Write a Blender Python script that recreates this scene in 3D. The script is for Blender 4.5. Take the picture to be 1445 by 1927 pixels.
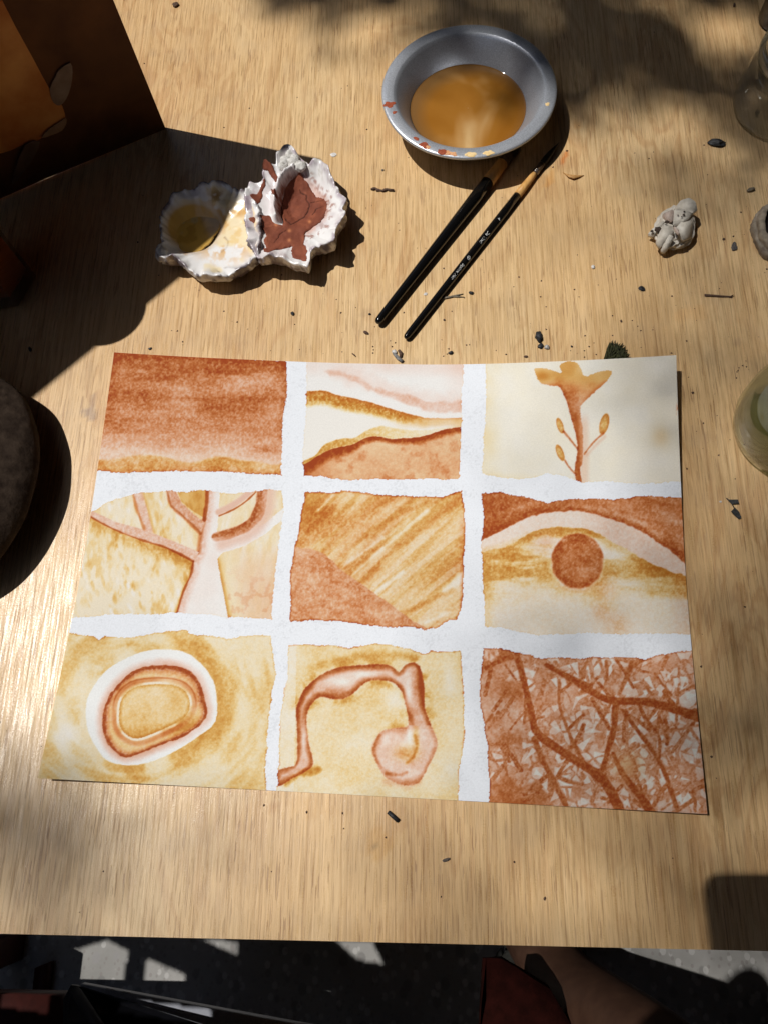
import bpy, bmesh, math, random
import numpy as np
from mathutils import Vector, Matrix, noise as mnoise

for o in list(bpy.data.objects): bpy.data.objects.remove(o)
S = bpy.context.scene
COL = S.collection
rnd = random.Random(7)
RNG = np.random.default_rng(11)

# ------------------------------------------------------------------ camera, sky, sun
PW, PH, F = 1445.0, 1927.0, 1470.0
QA, QB, QC = 0.33841063, -0.17785245, 0.17798849
CAM = np.array([0.03383500, -0.13299455, 0.47693606])
def _rx(t): return np.array([[1,0,0],[0,math.cos(t),-math.sin(t)],[0,math.sin(t),math.cos(t)]])
def _rz(t): return np.array([[math.cos(t),-math.sin(t),0],[math.sin(t),math.cos(t),0],[0,0,1]])
RM = _rz(QC) @ _rx(QA) @ _rz(QB)
cam = bpy.data.cameras.new('camera'); cam.sensor_fit = 'VERTICAL'; cam.sensor_height = 24.0
cam.lens = 24.0*F/PH; cam.clip_start = 0.01; cam.clip_end = 200
camo = bpy.data.objects.new('camera', cam); COL.objects.link(camo)
M4 = Matrix.Identity(4)
for i in range(3):
    for j in range(3): M4[i][j] = RM[i, j]
    M4[i][3] = CAM[i]
camo.matrix_world = M4
S.camera = camo

SUN_EL, SUN_AZ = math.radians(63), math.radians(-16.5)       # azimuth = heading of the shadows
SUN = np.array([-math.cos(SUN_EL)*math.cos(SUN_AZ), -math.cos(SUN_EL)*math.sin(SUN_AZ), math.sin(SUN_EL)])
W = bpy.data.worlds.new('World'); S.world = W; W.use_nodes = True
nt = W.node_tree; bg = nt.nodes['Background']
sky = nt.nodes.new('ShaderNodeTexSky'); sky.sky_type = 'NISHITA'; sky.sun_disc = False
sky.sun_elevation = SUN_EL; sky.sun_rotation = math.atan2(SUN[0], SUN[1])
nt.links.new(sky.outputs[0], bg.inputs[0]); bg.inputs[1].default_value = 0.075
sl = bpy.data.lights.new('sun', 'SUN'); sl.energy = 3.9; sl.angle = math.radians(0.53); sl.color = (1.0, 0.972, 0.935)
so = bpy.data.objects.new('sun', sl); COL.objects.link(so)
so.rotation_euler = Vector(SUN).to_track_quat('Z', 'Y').to_euler()
S.view_settings.view_transform = 'Standard'; S.view_settings.look = 'None'
S.view_settings.exposure = 0.0; S.view_settings.gamma = 1.0

# ------------------------------------------------------------------ helpers
def proj(P):
    d = (np.asarray(P, float)-CAM) @ RM
    return np.stack([PW/2+F*d[..., 0]/-d[..., 2], PH/2-F*d[..., 1]/-d[..., 2]], -1)
def at(px, py, z=0.0):
    d = RM @ np.array([(px-PW/2)/F, -(py-PH/2)/F, -1.0])
    return CAM + d*((z-CAM[2])/d[2])
def ats(pts, z=0.0): return np.array([at(a, b, z) for a, b in pts])
def lin(r, g, b):
    f = lambda c: (c/255/12.92) if c <= 10 else ((c/255+0.055)/1.055)**2.4
    return (f(r), f(g), f(b), 1.0)
def sm(a, b, x):
    t = np.clip((x-a)/(b-a), 0, 1); return t*t*(3-2*t)
def vnoise(x, y, seed=0):
    x = np.asarray(x, float); y = np.asarray(y, float)
    T = np.random.default_rng(1000+seed).random((256, 256))
    xi = np.floor(x).astype(int); yi = np.floor(y).astype(int)
    fx = x-xi; fy = y-yi
    fx = fx*fx*(3-2*fx); fy = fy*fy*(3-2*fy)
    a = T[yi & 255, xi & 255]; b = T[yi & 255, (xi+1) & 255]
    c = T[(yi+1) & 255, xi & 255]; d = T[(yi+1) & 255, (xi+1) & 255]
    return (a*(1-fx)+b*fx)*(1-fy)+(c*(1-fx)+d*fx)*fy
def fbm(x, y, s, o=4, seed=0):
    r = 0; w = 0
    for k in range(o):
        a = 0.55**k; r = r+a*vnoise(x/s*2**k+17.3*k, y/s*2**k+5.1*k, seed+k); w += a
    return (r/w-0.5)*1.5+0.5
def segdist(x, y, pts, closed=False):
    """distance, arc parameter 0..1, signed side (positive to the right going along, in image axes)"""
    P = np.array(pts, float)
    if closed: P = np.vstack([P, P[:1]])
    L = np.r_[0, np.cumsum(np.hypot(*np.diff(P, axis=0).T))]
    best = np.full(x.shape, 1e9); tt = np.zeros(x.shape); sd = np.zeros(x.shape)
    for i in range(len(P)-1):
        ax, ay = P[i]; dx, dy = P[i+1]-P[i]; l2 = dx*dx+dy*dy+1e-12
        t = np.clip(((x-ax)*dx+(y-ay)*dy)/l2, 0, 1)
        d = np.hypot(x-ax-t*dx, y-ay-t*dy)
        m = d < best
        best = np.where(m, d, best); tt = np.where(m, (L[i]+t*math.sqrt(l2))/L[-1], tt)
        sd = np.where(m, np.sign(dx*(y-ay)-dy*(x-ax)), sd)
    return best, tt, sd
def inside(x, y, pts):
    P = np.array(pts, float); r = np.zeros(x.shape, bool); j = len(P)-1
    for i in range(len(P)):
        xi, yi = P[i]; xj, yj = P[j]
        if yi != yj:
            c = ((yi > y) != (yj > y)) & (x < (xj-xi)*(y-yi)/(yj-yi)+xi); r ^= c
        j = i
    return r
def sdf(x, y, pts):
    d, _, _ = segdist(x, y, pts, True); return np.where(inside(x, y, pts), d, -d)
def smooth(pts, n=4, closed=False):
    P = np.array(pts, float); N = len(P); out = []
    for i in range(N if closed else N-1):
        if closed: a, b, c, d = P[(i-1) % N], P[i], P[(i+1) % N], P[(i+2) % N]
        else: a, b, c, d = P[max(i-1, 0)], P[i], P[i+1], P[min(i+2, N-1)]
        for k in range(n):
            t = k/n
            out.append(0.5*((2*b)+(c-a)*t+(2*a-5*b+4*c-d)*t*t+(3*b-3*c+d-a)*t**3))
    if not closed: out.append(P[-1])
    return np.array(out)

def link(ob, parent=None):
    COL.objects.link(ob)
    if parent is not None: ob.parent = parent
    return ob
def mesh(name, V, Fc, mat=None, parent=None, col=None, flat=False):
    me = bpy.data.meshes.new(name)
    V = np.asarray(V, float)
    if parent is not None: V = V-np.array(parent.matrix_world.translation if False else parent.location)
    if isinstance(Fc, np.ndarray) and Fc.ndim == 2:
        n, k = Fc.shape
        me.vertices.add(len(V)); me.vertices.foreach_set('co', V.astype(np.float32).ravel())
        me.loops.add(n*k); me.loops.foreach_set('vertex_index', Fc.astype(np.int32).ravel())
        me.polygons.add(n); me.polygons.foreach_set('loop_start', np.arange(0, n*k, k, dtype=np.int32))
        me.update(calc_edges=True)
    else:
        me.from_pydata([tuple(v) for v in V], [], [tuple(int(i) for i in f) for f in Fc])
    me.validate()
    me.polygons.foreach_set('use_smooth', [not flat]*len(me.polygons))
    if col is not None:
        a = me.color_attributes.new('Col', 'FLOAT_COLOR', 'POINT')
        c = np.ones((len(V), 4), np.float32); c[:, :3] = col
        a.data.foreach_set('color', c.ravel())
    if mat is not None: me.materials.append(mat)
    return link(bpy.data.objects.new(name, me), parent)
def bmobj(name, bm, mat, parent=None, flat=False):
    bmesh.ops.recalc_face_normals(bm, faces=bm.faces)
    me = bpy.data.meshes.new(name); bm.to_mesh(me); bm.free()
    if parent is not None: me.transform(Matrix.Translation(-parent.location))
    me.polygons.foreach_set('use_smooth', [not flat]*len(me.polygons))
    me.materials.append(mat)
    return link(bpy.data.objects.new(name, me), parent)
def thing(name, label, cat, loc=(0, 0, 0), group=None):
    o = bpy.data.objects.new(name, None); o.empty_display_size = 0.01; o.location = Vector([float(c) for c in loc])
    COL.objects.link(o); return tag(o, label, cat, group)
def tag(o, label, cat, group=None):
    o['label'] = label; o['category'] = cat
    if group: o['group'] = group
    return o
def box(bm, lo, hi, bev=0.0):
    r = bmesh.ops.create_cube(bm, size=1.0)
    for v in r['verts']:
        v.co = Vector([(lo[i]+hi[i])/2+v.co[i]*(hi[i]-lo[i]) for i in range(3)])
    if bev:
        es = list({e for v in r['verts'] for e in v.link_edges})
        bmesh.ops.bevel(bm, geom=es, offset=bev, segments=2, affect='EDGES', profile=0.5)
def slab(bm, poly3, thick):
    """prism: polygon (3-D points) pushed by vector thick"""
    a = [bm.verts.new(tuple(p)) for p in poly3]; b = [bm.verts.new(tuple(np.array(p)+thick)) for p in poly3]
    n = len(a); bm.faces.new(a); bm.faces.new(b[::-1])
    for i in range(n): bm.faces.new([a[i], b[i], b[(i+1) % n], a[(i+1) % n]])
def lathe(prof, n=72, c=(0, 0), jit=None):
    V = []; 
    for r, z in prof:
        for k in range(n):
            a = 2*math.pi*k/n; rr = r*(1 if jit is None else jit(a, z))
            V.append((c[0]+rr*math.cos(a), c[1]+rr*math.sin(a), z))
    Fc = []
    for i in range(len(prof)-1):
        for k in range(n):
            Fc.append((i*n+k, i*n+(k+1) % n, (i+1)*n+(k+1) % n, (i+1)*n+k))
    return V, Fc
def tube(path, radii, n=12, squash=None, cap=True):
    P = [Vector([float(c) for c in p]) for p in path]; V = []; Fc = []
    up = Vector((0, 0, 1))
    for i, p in enumerate(P):
        t = (P[min(i+1, len(P)-1)]-P[max(i-1, 0)]).normalized()
        s = t.cross(up)
        if s.length < 1e-4: s = t.cross(Vector((1, 0, 0)))
        s.normalize(); u = s.cross(t)
        for k in range(n):
            a = 2*math.pi*k/n
            V.append(tuple(p+s*(math.cos(a)*radii[i])+u*(math.sin(a)*radii[i]*(squash[i] if squash else 1))))
    for i in range(len(P)-1):
        for k in range(n): Fc.append((i*n+k, i*n+(k+1) % n, (i+1)*n+(k+1) % n, (i+1)*n+k))
    if cap:
        Fc.append(tuple(range(n))[::-1]); Fc.append(tuple((len(P)-1)*n+k for k in range(n)))
    return V, Fc

# ------------------------------------------------------------------ material helper
class Mat:
    def __init__(s, name, rough=0.6, base=(0.5, 0.5, 0.5, 1), spec=0.5, metal=0.0):
        s.m = bpy.data.materials.new(name); s.m.use_nodes = True; s.t = s.m.node_tree
        s.b = s.t.nodes['Principled BSDF']; s.out = s.t.nodes['Material Output']
        s.b.inputs['Roughness'].default_value = rough; s.b.inputs['Base Color'].default_value = base
        s.b.inputs['Specular IOR Level'].default_value = spec; s.b.inputs['Metallic'].default_value = metal
        s.tc = None
    def n(s, kind, **kw):
        x = s.t.nodes.new('ShaderNode'+kind)
        for k, v in kw.items():
            if k in x.inputs: x.inputs[k].default_value = v
            else: setattr(x, k, v)
        return x
    def l(s, a, b): s.t.links.new(a, b)
    def coord(s, scale=(1, 1, 1), rot=(0, 0, 0)):
        if s.tc is None: s.tc = s.n('TexCoord')
        g = s.n('NewGeometry') if not hasattr(s, 'geo') else s.geo; s.geo = g
        mp = s.n('Mapping'); mp.inputs['Scale'].default_value = scale; mp.inputs['Rotation'].default_value = rot
        s.l(g.outputs['Position'], mp.inputs['Vector']); return mp.outputs[0]
    def noise(s, scale, detail=3, rough=0.55, dist=0.0, vec=None, ax=(1, 1, 1), rot=(0, 0, 0)):
        x = s.n('TexNoise'); x.inputs['Scale'].default_value = scale; x.inputs['Detail'].default_value = detail
        x.inputs['Roughness'].default_value = rough; x.inputs['Distortion'].default_value = dist
        s.l(vec or s.coord(ax, rot), x.inputs['Vector']); return x.outputs['Fac']
    def ramp(s, fac, stops):
        r = s.n('ValToRGB'); e = r.color_ramp.elements
        e[0].position, e[0].color = stops[0]; e[1].position, e[1].color = stops[-1]
        for p, c in stops[1:-1]: k = e.new(p); k.color = c
        s.l(fac, r.inputs[0]); return r.outputs[0]
    def mr(s, v, a, b, c=0.0, d=1.0):
        x = s.n('MapRange'); s.l(v, x.inputs[0])
        for i, q in enumerate((a, b, c, d)): x.inputs[1+i].default_value = q
        return x.outputs[0]
    def mix(s, fac, a, b, mode='MIX'):
        x = s.n('Mix'); x.data_type = 'RGBA'; x.blend_type = mode
        for sock, v in ((x.inputs[0], fac), (x.inputs[6], a), (x.inputs[7], b)):
            if hasattr(v, 'is_output'): s.l(v, sock)
            else: sock.default_value = v
        return x.outputs[2]
    def math(s, op, a, b=0.0):
        x = s.n('Math'); x.operation = op
        for sock, v in ((x.inputs[0], a), (x.inputs[1], b)):
            if hasattr(v, 'is_output'): s.l(v, sock)
            else: sock.default_value = v
        return x.outputs[0]
    def attr(s, name='Col'):
        x = s.n('Attribute'); x.attribute_name = name; return x.outputs['Color']
    def color(s, v): s.l(v, s.b.inputs['Base Color'])
    def rough(s, v): s.l(v, s.b.inputs['Roughness'])
    def bump(s, h, dist=0.001, strength=0.5):
        x = s.n('Bump'); x.inputs['Strength'].default_value = strength; x.inputs['Distance'].default_value = dist
        s.l(h, x.inputs['Height']); s.l(x.outputs[0], s.b.inputs['Normal']); return x
def noisy(name, a, b, scale=200, rough=0.7, bump=0.0005, spec=0.3, ax=(1, 1, 1), detail=4, metal=0.0):
    m = Mat(name, rough, spec=spec, metal=metal); f = m.noise(scale, detail, ax=ax)
    m.color(m.ramp(f, [(0.3, a), (0.7, b)]))
    if bump: m.bump(f, bump, 0.6)
    return m.m
def vcol(name, rough=0.6, spec=0.3, bump=None, gran=0.0):
    m = Mat(name, rough, spec=spec); c = m.attr()
    if gran:
        f = m.noise(900, 3); c = m.mix(1.0, c, m.ramp(f, [(0.3, (1-gran,)*3+(1,)), (0.7, (1+gran*0.5,)*3+(1,))]), 'MULTIPLY')
    m.color(c)
    if bump: m.bump(m.noise(bump[0], 4), bump[1], bump[2])
    return m.m
def glass(name, tint=(0.95, 0.97, 0.95, 1), f0=0.06, dirt=0.0):
    m = Mat(name); t = m.t
    tr = m.n('BsdfTransparent'); tr.inputs[0].default_value = tint
    gl = m.n('BsdfGlossy'); gl.inputs['Roughness'].default_value = 0.04; gl.inputs[0].default_value = (1, 1, 1, 1)
    lw = m.n('LayerWeight'); lw.inputs[0].default_value = 0.35
    fac = m.mr(lw.outputs['Facing'], 0.0, 1.0, f0, 0.75); pw = m.math('POWER', fac, 1.4)
    mx = m.n('MixShader'); m.l(pw, mx.inputs[0]); m.l(tr.outputs[0], mx.inputs[1]); m.l(gl.outputs[0], mx.inputs[2])
    last = mx.outputs[0]
    if dirt:
        df = m.n('BsdfDiffuse'); df.inputs[0].default_value = (0.55, 0.55, 0.5, 1)
        f = m.mr(m.noise(60, 4), 0.4, 0.75, dirt*0.35, dirt); m2 = m.n('MixShader')
        m.l(f, m2.inputs[0]); m.l(last, m2.inputs[1]); m.l(df.outputs[0], m2.inputs[2]); last = m2.outputs[0]
    m.l(last, m.out.inputs['Surface']); return m.m

# ------------------------------------------------------------------ materials of the setting
def wood_material():
    m = Mat('plywood_oak', 0.42, spec=0.5)
    big = m.noise(9, 3, 0.5, 0.6, ax=(1, 0.28, 1))
    fig = m.noise(24, 4, 0.6, 1.6, ax=(1, 0.22, 1))            # cathedral figure
    ring = m.math('SINE', m.math('MULTIPLY', fig, 38.0))
    ring = m.mr(ring, -0.2, 1, 0, 1)
    c = m.ramp(big, [(0.3, lin(215, 186, 141)), (0.5, lin(208, 174, 126)), (0.72, lin(197, 160, 112))])
    c = m.mix(m.math('MULTIPLY', ring, m.mr(m.noise(7, 2), 0.4, 0.6, 0.04, 0.38)), c, lin(168, 118, 70))
    fib = m.noise(820, 4, 0.7, 0.0, ax=(1, 0.030, 1))           # fine fibres
    c = m.mix(1.0, c, m.ramp(fib, [(0.36, (0.74, 0.69, 0.61, 1)), (0.46, (0.96, 0.95, 0.93, 1)), (0.66, (1.12, 1.13, 1.15, 1))]), 'MULTIPLY')
    st = m.noise(430, 4, 0.65, 0.1, ax=(1, 0.009, 1))           # long grain lines
    c = m.mix(1.0, c, m.ramp(st, [(0.36, (0.86, 0.81, 0.74, 1)), (0.47, (1, 1, 1, 1)), (0.66, (1.06, 1.06, 1.06, 1))]), 'MULTIPLY')
    pore = m.noise(900, 2, 0.5, 0.0, ax=(1, 0.045, 1))          # open pores: short dark dashes
    pm = m.mr(pore, 0.60, 0.615, 0, 0.55); msk = m.mr(m.noise(50, 3, ax=(1, 0.3, 1)), 0.38, 0.62, 0.2, 1.0)
    c = m.mix(m.math('MULTIPLY', pm, msk), c, lin(134, 94, 58))
    blot = m.noise(40, 4)
    c = m.mix(m.mr(blot, 0.5, 0.85, 0, 0.3), c, lin(176, 152, 122))
    speck = m.noise(700, 2); c = m.mix(m.mr(speck, 0.74, 0.80, 0, 0.5), c, lin(120, 84, 54))
    at_ = m.attr('Col'); c = m.mix(1.0, c, at_, 'MULTIPLY')
    m.color(c)
    h = m.math('ADD', m.math('MULTIPLY', fib, 0.7), m.math('MULTIPLY', st, 0.5)); h = m.math('SUBTRACT', h, m.math('MULTIPLY', pm, 0.5))
    h = m.math('ADD', h, m.math('MULTIPLY', m.noise(1600, 2), 0.5))
    m.bump(h, 0.00018, 0.85)
    rf = m.math('ADD', m.math('MULTIPLY', m.noise(700, 3, ax=(1, 0.05, 1)), 0.6), m.math('MULTIPLY', m.noise(1100, 2), 0.4)); m.rough(m.mr(rf, 0.40, 0.60, 0.24, 0.55))
    return m.m
WOOD = wood_material()
EDGEW = noisy('plywood_edge', lin(120, 80, 45), lin(190, 140, 85), 300, 0.7, 0.0004, ax=(0.2, 1, 3))
DARKWOOD = noisy('dark_wood', (0.018, 0.010, 0.006, 1), (0.05, 0.028, 0.016, 1), 60, 0.7, 0.001, ax=(1, 0.1, 1))
def floor_material():
    m = Mat('terrazzo', 0.65, spec=0.35)
    f = m.noise(8, 5); c = m.ramp(f, [(0.3, (0.19, 0.185, 0.17, 1)), (0.7, (0.28, 0.27, 0.255, 1))])
    for sc, th, cc in ((42, 0.30, (0.10, 0.095, 0.09, 1)), (70, 0.32, (0.42, 0.41, 0.39, 1)), (120, 0.28, (0.16, 0.14, 0.13, 1)), (25, 0.2, (0.21, 0.20, 0.20, 1))):
        v = m.n('TexVoronoi'); v.inputs['Scale'].default_value = sc; v.inputs['Randomness'].default_value = 1.0
        m.l(m.coord((1, 0.8, 1), (0, 0, sc)), v.inputs['Vector'])
        c = m.mix(m.mr(v.outputs['Distance'], th-0.06, th, 0.5, 0), c, cc)
    m.color(c); m.bump(m.noise(150, 5), 0.001, 0.4); return m.m
FLOORM = floor_material()

# ------------------------------------------------------------------ setting: floor, added sky blockers, table
bm = bmesh.new(); box(bm, (-30, -30, -0.82), (30, 30, -0.72)); fl = bmobj('floor', bm, FLOORM); fl['kind'] = 'structure'
BLOCKM = noisy('blocker_grey', (0.045, 0.042, 0.036, 1), (0.07, 0.066, 0.058, 1), 3, 0.9, 0.002)
bm = bmesh.new(); box(bm, (-0.62, -5, 2.2), (5, 5, 2.35)); o = bmobj('sky_blocker_top', bm, DARKWOOD); o['kind'] = 'structure'  # unseen slab added overhead to cut sky light and deepen the shadows
bm = bmesh.new(); box(bm, (4.6, -5, -0.72), (4.8, 5, 2.19)); box(bm, (-5, -5.2, -0.72), (4.6, -5, 3.2)); o = bmobj('sky_blocker_sides', bm, BLOCKM); o['kind'] = 'structure'  # unseen upright slabs, added to shut out more of the sky
BLOCKG = noisy('blocker_green', (0.012, 0.022, 0.008, 1), (0.04, 0.06, 0.02, 1), 12, 0.9, 0.05)
bm = bmesh.new()
for i in range(2):
    pass
box(bm, (-2.9, -5, -0.72), (-2.1, 5, 2.6)); box(bm, (-2.1, 3.0, -0.72), (4.6, 3.8, 1.9))  # unseen masses added left and behind to block low sky light
bmesh.ops.subdivide_edges(bm, edges=bm.edges[:], cuts=14, use_grid_fill=True)
for v in bm.verts:
    p = v.co*2.2; v.co += Vector((mnoise.noise(p), mnoise.noise(p+Vector((9, 0, 0))), mnoise.noise(p+Vector((0, 9, 0)))))*0.14
o = bmobj('sky_blocker_green', bm, BLOCKG); tag(o, 'unseen dark green mass added to block sky light around the table', 'sky blocker')

table = thing('table', 'oak-faced plywood table top with fine vertical grain carrying the painting', 'table', (0, 0.2, -0.72))
TX0, TX1, TY0, TY1 = -0.44, 0.85, -0.21536, 0.80
# top face as a grid so that stains and rings can lie in a colour attribute
gx = np.arange(TX0, TX1+1e-6, 0.003); gy = np.arange(TY0, TY1+1e-6, 0.003); gy[-1] = TY1; gx[-1] = TX1
GX, GY = np.meshgrid(gx, gy); PXY = proj(np.stack([GX, GY, 0*GX], -1)); tx, ty = PXY[..., 0], PXY[..., 1]
tc = np.ones(GX.shape+(3,))
def stain(cx, cy, rx, ry, rot, c, amt, seed=1, hard=0.35):
    a = math.radians(rot); dx, dy = tx-cx, ty-cy
    u = (dx*math.cos(a)+dy*math.sin(a))/rx; v = (-dx*math.sin(a)+dy*math.cos(a))/ry
    d = np.hypot(u, v)+(fbm(tx, ty, 14, 3, seed)-0.5)*0.9
    k = (sm(1, 1-hard, d)*amt)[..., None]; tc[:] = tc*(1-k)+tc*np.array(c)*k
stain(172, 778, 14, 14, 0, (0.62, 0.62, 0.78), 0.9, 3); stain(176, 748, 6, 16, 15, (0.66, 0.66, 0.8), 0.8, 4)
stain(1061, 296, 6, 17, 15, (0.95, 0.5, 0.25), 0.9, 5); stain(1034, 338, 8, 26, 25, (1.0, 0.8, 0.5), 0.7, 6)
stain(716, 1590, 26, 32, -20, (0.93, 0.84, 0.66), 0.9, 7); stain(706, 1592, 4, 4, 0, (0.65, 0.68, 0.72), 0.9, 8)
stain(1085, 238, 9, 9, 0, (1, 0.82, 0.6), 0.5, 9); stain(690, 590, 18, 12, 0, (0.8, 0.82, 0.85), 0.6, 10)
stain(600, 1520, 60, 22, 5, (0.93, 0.86, 0.74), 0.5, 12); stain(1250, 250, 60, 30, 20, (0.92, 0.92, 0.95), 0.5, 13)
stain(1310, 590, 40, 20, 0, (1.02, 0.9, 0.78), 0.5, 14); stain(1385, 645, 12, 7, 0, (0.85, 0.85, 0.95), 0.6, 15)
stain(290, 100, 10, 8, 0, (0.8, 0.82, 0.9), 0.6, 16); stain(515, 1520, 14, 10, 0, (0.75, 0.6, 0.42), 0.6, 17)
nx, ny = len(gx), len(gy); idx = np.arange(nx*ny).reshape(ny, nx)
FQ = np.stack([idx[:-1, :-1], idx[:-1, 1:], idx[1:, 1:], idx[1:, :-1]], -1).reshape(-1, 4)
mesh('tabletop', np.stack([GX, GY, 0*GX], -1).reshape(-1, 3), FQ, WOOD, table, tc.reshape(-1, 3))
bm = bmesh.new(); box(bm, (TX0, TY0, -0.018), (TX1, TY1, -0.0006)); bmobj('tabletop_core', bm, EDGEW, table)
for lx, ly in ((TX0+0.04, TY0+0.05), (TX1-0.1, TY0+0.05), (TX0+0.04, TY1-0.1), (TX1-0.1, TY1-0.1)):
    bm = bmesh.new(); box(bm, (lx, ly, -0.72), (lx+0.05, ly+0.05, -0.0185), 0.003); bmobj('leg', bm, DARKWOOD, table)

# ------------------------------------------------------------------ the painted sheet
PAP_W, PAP_H, PHI = 0.38, 0.38/1.35236099, -0.03938166
ZC = (0.0082, 0.0060, 0.0166, 0.0109)
def psurf(u, v):
    z = 0*u+0.0007
    for k, (a, b) in enumerate([(-1, -1), (1, -1), (1, 1), (-1, 1)]):
        d = np.hypot(u-a*PAP_W/2, v-b*PAP_H/2); z = z+ZC[k]*np.clip(1-d/0.17, 0, 1)**1.7
    z = z+0.0005*np.sin(u*31+1)*np.sin(v*27)
    c, s = math.cos(PHI), math.sin(PHI)
    return np.stack([u*c-v*s, u*s+v*c, z], -1)
NU, NV = 800, 592
uu = np.linspace(-PAP_W/2, PAP_W/2, NU); vv = np.linspace(-PAP_H/2, PAP_H/2, NV)
UU, VV = np.meshgrid(uu, vv)
PS = psurf(UU, VV); pp = proj(PS); AX, AY = pp[..., 0].ravel(), pp[..., 1].ravel()

P1 = [(190,640),(215,655),(541,681),(540,740),(533,790),(531,850),(531,895),(500,893),(440,889),(400,887),(360,887),(330,886),(300,888),(245,890),(215,889),(186,886),(150,870)]
P2 = [(577,660),(870,660),(872,700),(868,740),(869,790),(866,830),(865,858),(863,880),(864,900),(855,902),(800,901),(740,901),(660,903),(620,898),(605,896),(572,895),(569,870),(571,840),(575,800),(578,760),(577,720)]
P3 = [(912,660),(1300,640),(1310,900),(1290,905),(1240,908),(1205,910),(1170,907),(1145,905),(1093,908),(1080,903),(1060,895),(1040,892),(1024,890),(1000,900),(975,902),(945,900),(930,896),(905,891),(908,860),(912,800),(915,740),(913,700)]
P4 = [(120,965),(175,962),(205,945),(240,932),(268,927),(300,925),(315,923),(350,926),(385,922),(391,923),(415,927),(440,929),(470,925),(500,921),(532,922),(533,965),(527,1000),(522,1050),(516,1100),(512,1166),(480,1162),(440,1160),(427,1162),(400,1157),(335,1152),(320,1153),(290,1157),(240,1155),(200,1157),(140,1162),(90,1165)]
P5 = [(574,926),(610,926),(641,924),(675,925),(704,930),(757,933),(800,934),(830,935),(850,930),(868,924),(873,950),(875,976),(874,1010),(872,1060),(870,1123),(865,1150),(859,1168),(846,1167),(825,1179),(801,1185),(772,1180),(740,1181),(709,1179),(665,1173),(625,1168),(590,1167),(546,1169),(548,1130),(546,1089),(551,1060),(554,1031),(562,1005),(564,985),(567,966),(572,945)]
P6 = [(906,928),(938,927),(960,931),(980,934),(1005,939),(1029,946),(1050,942),(1075,940),(1110,938),(1148,940),(1170,938),(1188,937),(1200,934),(1224,934),(1279,937),(1320,937),(1330,1194),(1294,1194),(1250,1192),(1212,1192),(1160,1193),(1118,1191),(1090,1191),(1060,1193),(1014,1195),(990,1192),(971,1188),(944,1180),(912,1179),(911,1130),(907,1083),(904,1031),(908,1000),(910,973)]
P7 = [(80,1190),(131,1192),(178,1196),(187,1204),(199,1197),(244,1201),(270,1195),(292,1191),(320,1189),(351,1186),(358,1194),(396,1196),(410,1199),(427,1203),(450,1199),(472,1196),(510,1196),(514,1230),(519,1270),(512,1308),(507,1340),(503,1378),(503,1410),(500,1447),(501,1500),(60,1500)]
P8 = [(544,1213),(580,1212),(610,1214),(633,1215),(645,1218),(658,1219),(672,1216),(691,1213),(721,1212),(745,1217),(766,1222),(785,1227),(799,1230),(810,1226),(840,1226),(867,1226),(868,1245),(871,1290),(874,1328),(873,1350),(875,1378),(870,1410),(863,1453),(860,1530),(518,1510),(521,1486),(524,1447),(526,1400),(528,1356),(533,1310),(541,1273),(542,1240)]
P9 = [(909,1220),(945,1221),(978,1229),(1000,1234),(1020,1239),(1049,1236),(1091,1241),(1114,1236),(1140,1237),(1173,1236),(1195,1237),(1215,1242),(1231,1235),(1250,1231),(1267,1227),(1301,1224),(1360,1222),(1380,1560),(918,1530),(921,1467),(917,1435),(916,1405),(911,1380),(909,1353),(904,1330),(901,1301),(905,1260)]
AR_LO, AR_HI = np.array([0.42, 2.45, 3.2]), np.array([0.80, 2.42, 4.3]); AY_LO, AY_HI = np.array([0.06, 0.95, 3.4]), np.array([0.45, 1.40, 3.6])
PAPERW = np.array([0.735, 0.765, 0.81])
BASEW = np.array([0.735, 0.745, 0.735])
gran = fbm(AX, AY, 4.4, 2, 40)*0.62+fbm(AX, AY, 2.4, 1, 44)*0.38; gran = 0.5+(gran-0.5)*1.25
blotch = fbm(AX, AY, 46, 4, 50)
pcol = np.tile(PAPERW, (AX.size, 1)); pid = np.full(AX.size, -1)
def stroke(x, y, pts, w, soft=1.5, jit=1.5, seed=0):
    """0..1 mask of a stroke; w a number or (start, end)"""
    d, t, s = segdist(x, y, smooth(pts, 3)); d = d+(fbm(x, y, 16, 3, 60+seed)-0.5)*2.4*jit
    ww = w if np.isscalar(w) else w[0]+(w[1]-w[0])*t
    return sm(ww/2+soft, ww/2-soft, d), t, s*d
def below(x, y, pts, jit=1.0, seed=0):
    """height below a left-to-right curve, in pixels (positive below)"""
    P = smooth(pts, 5); return y-np.interp(x, P[:, 0], P[:, 1])+(fbm(x, y, 10, 3, 80+seed)-0.5)*2*jit

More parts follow.
